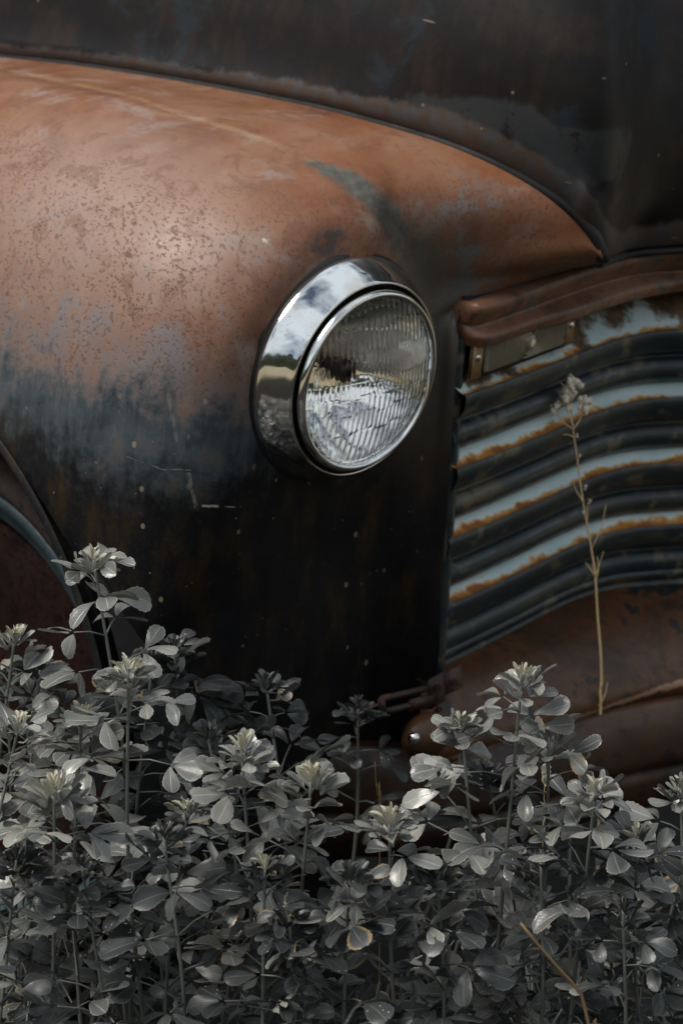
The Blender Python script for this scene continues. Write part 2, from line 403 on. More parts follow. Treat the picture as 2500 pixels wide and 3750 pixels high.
def mat_apron():
    t = NT('orange brown apron rust'); v = t.sep(t.co.outputs['UV'])[1]; mid = t.noise(9, 8, .65, dist=.5); fine = t.noise(60, 6, .65)
    c = t.ramp(mid, [(.32, (.028, .013, .006)), (.5, (.085, .034, .011)), (.68, (.14, .056, .018))])
    c = t.mix(t.maprange(t.math('ADD', mid, t.math('MULTIPLY', fine, .2)), .62, .66), c, (.010, .013, .012))
    c = t.mix(t.maprange(fine, .5, .7), c, (.03, .014, .008))
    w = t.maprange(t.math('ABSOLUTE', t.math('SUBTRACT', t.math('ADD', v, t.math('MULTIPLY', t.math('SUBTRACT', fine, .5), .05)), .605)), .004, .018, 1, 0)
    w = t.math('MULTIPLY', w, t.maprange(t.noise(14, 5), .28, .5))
    c = t.mix(t.math('MULTIPLY', w, .9), c, (.48, .31, .20))  # worn rim, with its highlight also put into this pale colour
    t.bump(t.math('ADD', fine, t.math('MULTIPLY', mid, 2)), .35, .0018)
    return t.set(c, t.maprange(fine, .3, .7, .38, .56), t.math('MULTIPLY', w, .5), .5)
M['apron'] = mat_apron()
M['bracket'] = mat_rust('rusty bracket iron', (.014, .009, .007), (.040, .018, .011), (.075, .034, .018), .5, 40)
M['gold_rust'] = mat_rust('yellow rust', (.20, .12, .05), (.30, .20, .09), (.40, .33, .2), .5, 60)
M['rubber'] = mat_simple('black rubber', (.008, .008, .009), .6, var=.4)
M['tyre'] = mat_rust('dusty old tyre rubber', (.014, .011, .010), (.024, .019, .017), (.03, .022, .02), .9, 20, .12)
M['wheel'] = mat_rust('faded blue wheel paint', (.012, .026, .034), (.026, .046, .055), (.04, .058, .064), .5, 18)
M['hub'] = mat_rust('rusted wheel disc', (.004, .003, .003), (.013, .005, .004), (.010, .008, .007), .9, 22, .08)
M['black'] = mat_simple('black shade paint', (.006, .006, .007), .8)

def mat_glass(name='headlight glass', col=(1, 1, 1), rough=0.0):
    t = NT(name); return t.set(col, rough, 0, .5, Transmission_Weight=1.0, IOR=1.45)
M['glass'] = mat_glass()
def mat_reflector():
    t = NT('silvered reflector'); n = t.noise(14, 6, .6)
    c = t.mix(t.maprange(n, .5, .7), (.92, .92, .90), (.74, .70, .60)); t.bump(n, .05, .002)
    return t.set(c, t.maprange(n, .4, .7, .02, .08), 1.0)
M['reflector'] = mat_reflector()

# ------------------------------------------------------------------ setting
def build_ground():
    bm = bmesh.new(); n = 90; S = 60.0
    def cc(i): q = (i / (n - 1) * 2 - 1); return math.copysign(abs(q) ** 2.6, q) * S
    V = [[bm.verts.new((cc(i), cc(j), 0.05 * mnoise.noise(Vector((cc(i) * .6, cc(j) * .6, 0))) + .02 * mnoise.noise(Vector((cc(i) * 4, cc(j) * 4, 3))) - .03)) for j in range(n)] for i in range(n)]
    for i in range(n - 1):
        for j in range(n - 1): bm.faces.new((V[i][j], V[i + 1][j], V[i + 1][j + 1], V[i][j + 1]))
    t = NT('dry field soil'); a = t.noise(3, 8, .65); b = t.noise(60, 6, .7)
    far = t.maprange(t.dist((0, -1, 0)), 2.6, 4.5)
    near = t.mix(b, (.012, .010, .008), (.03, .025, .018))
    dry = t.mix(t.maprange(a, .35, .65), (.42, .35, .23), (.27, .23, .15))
    t.bump(b, .8, .03)
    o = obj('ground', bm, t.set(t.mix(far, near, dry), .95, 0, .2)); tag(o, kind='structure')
    # ring of dark hills, added out of view to block low sky light
    bm = bmesh.new(); seg, rows = 220, 16
    rings = []
    for r in range(rows):
        q = r / (rows - 1); ring = []
        for k in range(seg):
            a = 2 * math.pi * k / seg
            hgt = 3.2 + 1.6 * mnoise.noise(Vector((math.cos(a) * 2.2, math.sin(a) * 2.2, 1))) + 1.2 * mnoise.noise(Vector((math.cos(a) * 14, math.sin(a) * 14, 5)))
            hgt += 1.2 * max(0, -math.sin(a)) ** .8
            rad = 15 + 14 * q + 1.0 * mnoise.noise(Vector((a * 9, q * 6, 2)))
            z = hgt * math.sin(q * math.pi * .5) ** .7 + .9 * mnoise.noise(Vector((a * 22, q * 12, 8))) * q - .1
            ring.append(bm.verts.new((math.cos(a) * rad, math.sin(a) * rad, z)))
        rings.append(ring)
    for a, b in zip(rings, rings[1:]):
        for k in range(seg): bm.faces.new((a[k], a[(k + 1) % seg], b[(k + 1) % seg], b[k]))
    t = NT('dark sky blocker hillside'); a = t.noise(1.2, 8, .7)
    c = t.mix(t.maprange(a, .35, .65), (.018, .026, .015), (.045, .048, .024)); t.bump(a, 1, .5)
    tag(obj('sky_blocker_hills', bm, t.set(c, 1, 0, .1)), kind='structure')
build_ground()

# ------------------------------------------------------------------ the truck
base = Matrix.Translation(ORG - TU * HB) @ TM
TRUCK = empty('pickup_truck', base, label='old rusted pickup truck, orange-brown front fender with one chrome-ringed headlight and barred grille', cat='truck')

ARC_C, ARC_R = (-.50, -.50), .433        # wheel arch centre (f,u) and radius

def build_fender():
    def S(th, f=-.045, r=.121): a = R(th); return (r * math.cos(a), f, r * math.sin(a))
    cols = []
    def front(th, E, h1=.05, h2=None, f0=-.045):
        s = Vector(S(th, f0)); d = Vector((math.cos(R(th)), -.1, math.sin(R(th)))); E = Vector(E)
        H1 = s + d * h1; H2 = Vector(h2) if h2 else s.lerp(E, .67)
        cols.append((s, H1, H2, E, None))
    def back(th, Mp, E, h1, h2):
        cols.append((Vector(S(th)), Vector(h1) * 1.06 + Vector((0, -.014, 0)), Vector(h2), Vector(Mp), Vector(E)))
    # clockwise from "down" through the grille side to the crown, the outer flank and back to "down"
    front(-88, (.0, -.04, -.52)); front(-72, (.10, -.042, -.52)); front(-60, (.158, -.045, -.52))
    g = lambda px, py: pix(px, py, 'l', .158)
    front(-48, g(1590, 2500)); front(-38, g(1615, 2150)); front(-26, g(1640, 1800)); front(-12, g(1662, 1450)); front(2, g(1678, 1250))
    front(13, Vector(pix(1700, 1150, 'u', .040)) + Vector((0, -.012, 0))); front(20, Vector(pix(1860, 1085, 'u', .044)) + Vector((0, -.012, 0)), h2=(.15, -.022, .05)); front(25, Vector(pix(2040, 1022, 'u', .048)) + Vector((0, -.012, 0)), h2=(.19, -.016, .066))
    front(28, Vector(pix(2125, 990, 'u', .058)) + Vector((0, -.010, 0)), h2=(.21, -.012, .078)); front(30.5, SEAM[16], h1=.05, h2=(.235, -.015, .085))
    front(35, SEAM[15], h1=.045, h2=(.235, -.015, .105))
    front(40, SEAM[14], h1=.045, h2=(.225, -.02, .125))
    front(45, SEAM[13], h1=.045, h2=(.21, -.025, .145))
    front(50, SEAM[12], h1=.045, h2=(.19, -.035, .165))
    front(56, SEAM[11], h1=.045, h2=(.17, -.05, .18))
    front(62, SEAM[10], h1=.05, h2=(.15, -.07, .195))
    front(68, SEAM[9], h1=.055, h2=(.12, -.09, .208))
    back(74, (.12, -.15, .206), SEAM[8], (.045, -.012, .155), (.085, -.09, .207))
    back(79, (.09, -.19, .210), SEAM[7], (.03, -.012, .160), (.055, -.10, .211))
    back(83, (.065, -.24, .212), SEAM[6], (.02, -.012, .163), (.033, -.12, .213))
    back(87, (.045, -.28, .213), SEAM[5], (.010, -.012, .165), (.014, -.12, .214))
    back(90, (.025, -.32, .213), SEAM[4], (.0, -.012, .165), (.0, -.12, .215))
    back(93, (.01, -.35, .213), SEAM[3], (-.006, -.012, .166), (-.006, -.12, .215))
    back(96, (-.002, -.37, .213), SEAM[2], (-.014, -.014, .166), (-.012, -.115, .215))
    back(99, (-.013, -.385, .212), SEAM[1], (-.02, -.016, .165), (-.018, -.11, .215))
    back(102, (-.022, -.39, .212), SEAM[0], (-.027, -.018, .164), (-.022, -.105, .215))
    back(107, (-.035, -.40, .211), (.02, -1.35, .115), (-.036, -.02, .163), (-.032, -.10, .214))
    back(116, (-.085, -.38, .200), (-.04, -1.35, .118), (-.062, -.02, .150), (-.080, -.10, .203))
    back(128, (-.14, -.36, .174), (-.12, -1.35, .10), (-.098, -.02, .130), (-.135, -.10, .176))
    back(142, (-.19, -.35, .133), (-.185, -1.35, .07), (-.135, -.02, .10), (-.185, -.11, .134))
    back(158, (-.225, -.34, .075), (-.225, -1.35, .02), (-.165, -.018, .06), (-.222, -.12, .077))
    back(174, (-.243, -.33, .0), (-.25, -1.35, -.02), (-.18, -.018, .01), (-.243, -.13, .0))
    back(190, (-.250, -.32, -.085), (-.258, -1.35, -.12), (-.18, -.015, -.05), (-.250, -.13, -.08))
    back(205, (-.250, -.30, -.18), (-.258, -1.35, -.24), (-.17, -.014, -.11), (-.250, -.12, -.17))
    back(217, (-.246, -.27, -.28), (-.254, -1.35, -.36), (-.16, -.014, -.17), (-.246, -.11, -.26))
    back(227, (-.240, -.24, -.38), (-.245, -.50, -.60), (-.145, -.016, -.24), (-.24, -.10, -.36))
    front(235, (-.225, -.18, -.57), h2=(-.19, -.06, -.40)); front(240, (-.20, -.13, -.56), h2=(-.155, -.04, -.39))
    front(246, (-.16, -.075, -.54), h2=(-.12, -.03, -.38)); front(260, (-.07, -.045, -.53))
    K = 130
    tb = []
    for (s, h1, h2, e, ee) in cols:
        L1 = 1.0; t1 = 84 if ee is not None else K
        pts = []
        # bezier then straight run, resampled together
        for i in range(60):
            t = i / 59; pts.append(s * (1 - t) ** 3 + h1 * 3 * t * (1 - t) ** 2 + h2 * 3 * t * t * (1 - t) + e * t ** 3)
        P = np.array([list(p) for p in pts])
        d = np.r_[0, np.cumsum(np.linalg.norm(np.diff(P, axis=0), axis=1))]
        q = d[-1] * (np.linspace(0, 1, t1) ** 1.15)
        A = np.stack([np.interp(q, d, P[:, j]) for j in range(3)], 1)
        if ee is not None:
            w = np.linspace(0, 1, K - t1 + 1)[1:, None] ** 1.2
            A = np.vstack([A, np.array(e)[None] * (1 - w) + np.array(ee)[None] * w])
        tb.append(A)
    T = np.array(tb)                                     # cols x K x 3
    # periodic Catmull-Rom round the lamp
    n = len(T); sub = 8; G = []
    for i in range(n):
        p0, p1, p2, p3 = T[(i - 1) % n], T[i], T[(i + 1) % n], T[(i + 2) % n]
        for k in range(sub):
            t = k / sub
            G.append(0.5 * ((2 * p1) + (-p0 + p2) * t + (2 * p0 - 5 * p1 + 4 * p2 - p3) * t * t + (-p0 + 3 * p1 - 3 * p2 + p3) * t ** 3))
    G = np.array(G)
    # boundary columns between seam and flank share the back edge; relax the interior
    for it in range(60):
        A = (np.roll(G, 1, 0) + np.roll(G, -1, 0)) / 2
        B = G.copy(); B[:, 1:-1] = (G[:, 2:] + G[:, :-2]) / 2
        N = G.copy(); N[:, 1:-1] = .5 * G[:, 1:-1] + .25 * A[:, 1:-1] + .25 * B[:, 1:-1]
        G = N
    # local dents and swellings, by place on the body (l,f,u), radius, depth along the outward direction
    def bump_at(c, rad, amt, dirv):
        c = np.array(c); d2 = ((G - c) / np.array(rad)) ** 2
        G[:] = G + (np.exp(-d2.sum(-1)) * amt)[..., None] * np.array(dirv)
    bm = grid_bm([[loc(p) for p in row] for row in G], close_u=True)
    # arch opening
    cf, cu = ARC_C
    kill = []
    for v in bm.verts:
        u = v.co.z - HB
        if v.co.x < -.10 and math.hypot(v.co.y - cf, u - cu) < ARC_R: kill.append(v)
    for v in bm.verts:
        if v.co.y < cf and v.co.z - HB < cu + .05 and v.co.x < -.1 and v not in kill: pass
    bmesh.ops.delete(bm, geom=kill, context='VERTS')
    for v in bm.verts:
        if v.is_boundary and v.co.x < -.15:
            u = v.co.z - HB; d = math.hypot(v.co.y - cf, u - cu)
            if ARC_R - .001 < d < ARC_R + .03:
                s = ARC_R / d; v.co.y = cf + (v.co.y - cf) * s; v.co.z = HB + cu + (u - cu) * s
    bmesh.ops.recalc_face_normals(bm, faces=bm.faces)
    fe = obj('fender', bm, M['fender'], TRUCK)
    # rolled arch lip, with a flange turned inward
    prof = [(0, 0), (.006, -.004), (.009, .004), (.004, .010), (-.004, .008), (-.008, 0), (-.004, -.03), (.0, -.03)]
    G2 = []
    for k in range(121):
        a = R(-40 + 250 * k / 120)
        row = []
        for (o, r) in [(-.004, .004), (-.007, .0), (-.006, -.006), (.0, -.010), (.01, -.011), (.035, -.010), (.035, -.004), (.01, -.002)]:
            rr = ARC_R + r; row.append(loc((-.2475 + o, cf + rr * math.cos(a), cu + rr * math.sin(a))))
        G2.append(row)
    obj('arch_lip', grid_bm(G2), M['fender'], TRUCK)
    # dark inner liner
    G3 = []
    for k in range(61):
        a = R(-60 + 300 * k / 60)
        G3.append([loc((l, cf + (ARC_R + .015) * math.cos(a), cu + (ARC_R + .015) * math.sin(a))) for l in (-.235, -.15, -.05, .05, .14)])
    obj('wheel_well', grid_bm(G3), M['black'], TRUCK)
build_fender()
from mathutils.bvhtree import BVHTree
FEN = bpy.data.objects['fender']
def fender_bvh(): return BVHTree.FromPolygons([v.co.copy() for v in FEN.data.vertices], [tuple(p.vertices) for p in FEN.data.polygons])
BV = fender_bvh(); _inv = base.inverted()
def spix(px, py):                            # point of the fender itself seen at a pixel of the photograph, (l,f,u)
    o = _inv @ CPOS; d = (_inv.to_3x3() @ ray(px, py)).normalized()
    h = BV.ray_cast(o, d)[0]
    return Vector((h.x, h.y, h.z - HB)) if h is not None else Vector(pix(px, py, 'l', 0))
def dent(px, py, rad, amt, stretch=(1, 1, 1)):
    c = loc(spix(px, py))
    for v in FEN.data.vertices:
        q = v.co - c; q = Vector((q.x / stretch[0], q.y / stretch[1], q.z / stretch[2])); d2 = q.length_squared / rad ** 2
        if d2 < 8: v.co += NRM[v.index] * amt * math.exp(-d2)
NRM = [v.normal.copy() for v in FEN.data.vertices]
if sum(n.dot(v.co - Vector((.05, -.5, HB - .2))) for n, v in zip(NRM, FEN.data.vertices)) < 0: NRM = [-n for n in NRM]
dent(1225, 900, .028, -.006, (1, 1.4, .8)); dent(1290, 945, .020, .004, (1, 1.6, .7))
dent(1400, 800, .020, -.004, (1, 1.8, 1)); dent(1480, 890, .024, -.006, (1, 1.5, 1.2)); dent(1545, 980, .028, -.007, (1, 1.3, 1.3)); dent(1620, 1060, .03, -.005)
dent(960, 1245, .018, -.0030, (1, 2.2, .6)); dent(1000, 1200, .02, .0018, (1, 2, .8)); dent(700, 1500, .05, -.004, (1, 1.5, 1)); dent(420, 1150, .06, -.003, (1, 2, 1)); dent(1250, 2050, .06, -.006); dent(1450, 2150, .04, .003, (.6, 1, 2)); dent(350, 1700, .05, .003)
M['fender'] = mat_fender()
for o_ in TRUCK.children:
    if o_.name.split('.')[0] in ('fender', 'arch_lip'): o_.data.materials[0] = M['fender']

def build_wheel():
    c = (.030, -.435, -.525)
    W = bpy.data.objects.new('wheel', None); COL.objects.link(W); W.parent = TRUCK; W.location = (0, 0, 0)
    def lt(prof): return lathe_bm([(r, l) for (r, l) in prof], 120, 'l', c)
    obj('tyre', lt([tuple(q) for q in cr1([(.235, -.15), (.27, -.17), (.287, -.185), (.293, -.200), (.301, -.204), (.309, -.196), (.314, -.180), (.316, -.15), (.316, -.05), (.31, -.03), (.28, -.01), (.23, -.01)], 40)]), M['tyre'], W)
    obj('rim', lt([tuple(q) for q in cr1([(.286, -.186), (.289, -.192), (.285, -.197), (.276, -.196), (.262, -.188), (.250, -.182), (.244, -.172), (.232, -.165)], 30)]), M['wheel'], W)
    obj('wheel_disc', lt([(.242, -.172), (.225, -.183), (.19, -.190), (.15, -.186), (.11, -.180), (.08, -.180), (.06, -.195), (.03, -.205), (.002, -.207)]), M['hub'], W)
build_wheel()

def build_hood():
    # path of the lower edge: along the fender seam, then along the grille moulding to the centre line
    lc = .72
    seam = [Vector(p) for p in SEAM]
    front_e = [Vector(pix(px, py, 'u', .062)) for (px, py) in [(2215, 942), (2297, 925), (2400, 913), (2500, 906)]]
    tail = [Vector((front_e[-1].x + .10, front_e[-1].y + .024, .062)), Vector((lc, front_e[-1].y + .03, .062))]
    first = [seam[0] + Vector((-.02, -.35, -.01))]
    path = cr1([list(p) for p in first + seam[:-2] + [seam[-1].lerp(front_e[0], .35)] + front_e[1:] + tail], 190)
    top = Vector((lc, -.30, .52))
    G = []
    E = []
    n = len(path)
    for i, p in enumerate(path):
        p = Vector(p) + Vector((0, 0, .006)); s = i / (n - 1)
        inw = Vector((lc - p.x, max(-.45, min(0, -.5 - p.y)) if p.y > -.5 else 0, 0))
        k = max(0, min(1, (p.y + .35) / .42)); k = k * k * (3 - 2 * k)           # 0 at the side, 1 on the nose
        dirv = Vector((1, 0, 0)).lerp(Vector(((lc - p.x) * .9, -.75, 0)), k)
        up = Vector((0, 0, 1))
        base_u = p.z; H = .47 - base_u
        row = []
        prof = [(0, -.002, 0), (-.006, .004, 0), (-.008, .012, 0), (-.002, .022, 0), (.004, .05, 0), (.012, .10, 0), (.03, .17, 0), (.065, .25, 0), (.13, .33, 0), (.23, .39, 0), (.34, .42, 0), (.48, .43, 0)]
        nose = [(0, -.002), (-.006, .004), (-.010, .012), (-.016, .03), (-.024, .07), (-.022, .13), (.0, .20), (.045, .28), (.12, .35), (.22, .41), (.34, .44), (.46, .45)]
        for (a, b) in zip(prof, nose):
            o = a[0] * (1 - k) + b[0] * k; h = a[1] * (1 - k) + b[1] * k
            q = p + dirv.normalized() * o + up * (h * (1 if h < .03 else (1 + (.16 - base_u) * .8)))
            if q.x > lc: q.x = lc
            row.append(list(q))
        G.append(cr1(row, 60))
    G = np.array(G)
    for it in range(25):
        N = G.copy(); N[1:-1, 4:-1] = .5 * G[1:-1, 4:-1] + .125 * (2 * G[2:, 4:-1] + 2 * G[:-2, 4:-1]) ; G = N
    bm = grid_bm([[loc(p) for p in row] for row in G])
    bmesh.ops.recalc_face_normals(bm, faces=bm.faces)
    obj('hood', bm, M['hood'], TRUCK)
    # rubber welt filling the seam
    w = cr1([list(Vector(p) + Vector((.004, 0, -.001))) for p in [first[0]] + seam], 140)
    obj('seam_welt', tube_bm([loc(p) for p in w], .0072, 10), M['rubber'], TRUCK)
    w2 = cr1([list(p + Vector((0, -.004, -.004))) for p in [seam[-1]] + front_e[1:] + tail], 60)
    obj('seam_welt', tube_bm([loc(p) for p in w2], .005, 8), M['rubber'], TRUCK)
build_hood()

# reference plan curve of the grille, read on the plane of the first full lip
LIP = [(1680, 1712), (1800, 1668), (2000, 1586), (2130, 1530), (2250, 1487), (2370, 1462), (2500, 1453)]
GC = [pix(a, b, 'u', -.140) for (a, b) in LIP]
LC = .72
_e = GC[-1]
GCX = [(GC[0][0] - .006, GC[0][1] + .001)] + [(p[0], p[1]) for p in GC] + [(_e[0] + .07, _e[1] + .030), (LC, _e[1] + .044)]
GREF = cr1([(p[0], p[1], 0) for p in GCX], 120)[:, :2]
def plan_n(P):
    T = np.gradient(P, axis=0); T /= np.linalg.norm(T, axis=1)[:, None]
    return np.stack([-T[:, 1], T[:, 0]], 1)              # points forward (+f)
GN = plan_n(GREF)
def sweep(prof, u0, P=None, N=None, shrink=0, uvflip=False):
    P = GREF if P is None else P; N = GN if N is None else N
    return [[loc((p[0] + n[0] * a, p[1] + n[1] * a, u0 + b)) for (a, b) in prof] for p, n in zip(P, N)]
def smooth_prof(pr, n): return [tuple(q) for q in cr1([(a, b) for a, b in pr], n)]

def build_grille():
    gr = bpy.data.objects.new('grille', None); COL.objects.link(gr); gr.parent = TRUCK
    face = smooth_prof([(-.001, .0005), (.0025, -.002), (.003, -.012), (-.001, -.025), (-.007, -.032), (-.0165, -.0365), (-.0185, -.040), (-.0130, -.0435), (-.0075, -.051), (-.0065, -.061), (-.011, -.0695), (-.020, -.0755), (-.05, -.0765)], 46)
    shelf = smooth_prof([(-.075, .036), (-.055, .034), (-.036, .026), (-.018, .010), (-.006, .0015), (.0005, .0002)], 24)
    for k, u in enumerate((-.052, -.140, -.227, -.312)):
        b = obj('grille_bar', grid_bm(sweep(face, u)), M['bar'], gr)
        obj('bar_shelf', grid_bm(sweep(shelf, u)), M['shelf' if k else 'shelf_stained'], b)
    # bottom bar, deeper and rolled under
    low = smooth_prof([(-.03, -.060), (-.010, -.066), (-.006, -.074), (-.013, -.082), (-.010, -.086), (-.009, -.096), (-.018, -.106), (-.022, -.110), (-.020, -.116), (-.026, -.128), (-.06, -.132)], 36)
    obj('grille_bottom', grid_bm(sweep(low, -.312)), M['bar'], gr)
    # vertical dark end post
    post = []
    for (px, py) in [(1690, 1240), (1672, 1500), (1652, 1800), (1632, 2100), (1608, 2480)]:
        post.append(pix(px, py, 'l', .168))
    rows = []
    for q in cr1(post, 40):
        rows.append([loc((q[0] - .012, q[1] - .035, q[2])), loc((q[0] - .008, q[1] - .002, q[2])), loc((q[0] + .002, q[1] + .002, q[2])), loc((q[0] + .013, q[1] - .004, q[2])), loc((q[0] + .014, q[1] - .05, q[2]))])
    obj('end_post', grid_bm(rows), M['bar'], gr)
    # backing
    bk = [[loc((p[0], p[1] - .085, u)) for u in (.04, -.42)] for p in GREF]
    obj('radiator_baffle', grid_bm(bk), M['black'], gr)
build_grille()

def build_moulding():
    up = [(1742, 1110), (1806, 1086), (1946, 1035), (2138, 971), (2297, 933), (2500, 914)]
    cre = [(1728, 1192), (1787, 1180), (1946, 1124), (2138, 1054), (2329, 1003), (2500, 990)]
    lo = [(1712, 1268), (1787, 1268), (1946, 1213), (2106, 1170), (2297, 1105), (2500, 1067)]
    A = [pix(a, b, 'u', .052) for a, b in up]; C = [pix(a, b, 'u', .024) for a, b in cre]; B = [pix(a, b, 'u', -.001) for a, b in lo]
    def ext(L): e = L[-1]; return L + [(e[0] + .07, e[1] + .028, e[2]), (LC, e[1] + .04, e[2])]
    A, C, B = [cr1(ext(q), 120) for q in (A, C, B)]
    rows = []
    for a, c, b in zip(A, C, B):
        a, c, b = Vector(a), Vector(c), Vector(b); F = Vector((-.1, 1, 0)); F.normalize()
        m1 = a.lerp(c, .5) + F * .010 + Vector((0, 0, .006)); m2 = c.lerp(b, .45) + F * .010
        pts = [a + Vector((0, -.03, -.004)), a + Vector((0, -.004, .0)), a.lerp(c, .18) + F * .006 + Vector((0, 0, .004)), m1, a.lerp(c, .85) + F * .004, c, c + F * .003 + Vector((0, 0, -.003)), m2, b.lerp(c, .15) + F * .004, b, b + Vector((0, -.012, .004)), b + Vector((0, -.04, .008))]
        rows.append([loc(q) for q in cr1([list(p) for p in pts], 54)])
    # round the left end back into the fender
    first = rows[0]; cen = sum(first, Vector()) / len(first)
    extra = []
    for k in range(1, 7):
        q = k / 6; extra.insert(0, [p.lerp(cen, 1 - math.cos(q * math.pi / 2)) + Vector((-.010 * math.sin(q * math.pi / 2), -.030 * (1 - math.cos(q * math.pi / 2)), 0)) for p in first])
    bm = grid_bm(extra + rows); bmesh.ops.recalc_face_normals(bm, faces=bm.faces)
    obj('grille_moulding', bm, M['mould'], TRUCK)
    # fill behind the moulding up to the hood and fender
    rows = [[loc(Vector(a) + Vector((0, -.004, -.002))), loc(Vector(a) + Vector((0, -.03, .003))), loc(Vector(a) + Vector((0, -.12, .01))), loc(Vector(a) + Vector((0, -.16, -.1)))] for a in A]
    obj('moulding_ledge', grid_bm(rows), M['black'], TRUCK)
build_moulding()

def build_parking_light():
    pl = bpy.data.objects.new('parking_light', None); COL.objects.link(pl); pl.parent = TRUCK
    P, N = GREF, GN
    d = np.r_[0, np.cumsum(np.linalg.norm(np.diff(P, axis=0), axis=1))]
    def at(s, off, u):
        i = [np.interp(s, d, P[:, 0]), np.interp(s, d, P[:, 1])]; nn = [np.interp(s, d, N[:, 0]), np.interp(s, d, N[:, 1])]
        return loc((i[0] + nn[0] * off, i[1] + nn[1] * off, u))
    s0, s1, u0, u1 = .014, .214, -.041, .004
    OF = -.004
    def panel(a, b, ua, ub, off, th, n=16, m=2):
        rows = []
        for i in range(n + 1):
            s = a + (b - a) * i / n
            rows.append([at(s, off - th, ub), at(s, off, ub)] + [at(s, off, ub + (ua - ub) * j / m) for j in range(1, m)] + [at(s, off, ua), at(s, off - th, ua)])
        return rows
    obj('lamp_housing', grid_bm(panel(s0, s1, u0, u1, OF - .004, .03)), M['gold_rust'], pl)
    for (a, b) in ((s0, s0 + .018), (s1 - .018, s1)):
        tb = obj('mounting_tab', grid_bm(panel(a, b, u0 + .002, u1, OF, .004, 4)), M['gold_rust'], pl)
        c = at((a + b) / 2, OF, (u0 + u1) / 2 + .004)
        bm = bmesh.new(); bmesh.ops.create_uvsphere(bm, u_segments=14, v_segments=8, radius=.0042)
        for v in bm.verts: v.co = Vector((v.co.x, v.co.y * .5, v.co.z)) + c + Vector((0, .0008, 0))
        obj('screw', bm, M['chrome'], tb)
    # ribbed amber grey lens with a bulls-eye
    a, b = s0 + .021, s1 - .021; n, m = 150, 44; rows = []
    cs, cu = (a + b) / 2 + .004, (u0 + u1) / 2 + .003
    for i in range(n + 1):
        s = a + (b - a) * i / n; row = []
        for j in range(m + 1):
            u = u0 + .005 + (u1 - u0 - .007) * j / m
            r = math.hypot(s - cs, (u - cu)); e = min(i, n - i, 6) / 6 * min(j, m - j, 4) / 4
            rel = (.0030 * math.cos(r / .0048 * 2 * math.pi)) if r > .0105 else .006 * math.sqrt(max(0, 1 - (r / .0105) ** 2)) 
            row.append(at(s, OF + .0015 * e + rel * e, u))
        rows.append(row)
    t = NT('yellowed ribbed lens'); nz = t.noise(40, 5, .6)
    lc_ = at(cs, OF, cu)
    rib_shade = t.math('FRACT', t.math('DIVIDE', t.dist(tuple(lc_)), .0048)); rib_shade = t.maprange(t.math('ABSOLUTE', t.math('SUBTRACT', rib_shade, .5)), .12, .34, 0, .8)  # dark rings put the ribs' refraction shading into the lens colour
    mt = t.set(t.mix(rib_shade, t.mix(nz, (.85, .80, .62), (.62, .55, .36)), (.07, .055, .03)), .2, 0, .8)
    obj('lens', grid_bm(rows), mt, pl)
    # thin dark surround
    rows = panel(a - .003, b + .003, u0 + .002, u1 + .001, OF + .0003, .004, 24)
    obj('lens_gasket', grid_bm(rows), M['rubber'], pl)
build_parking_light()

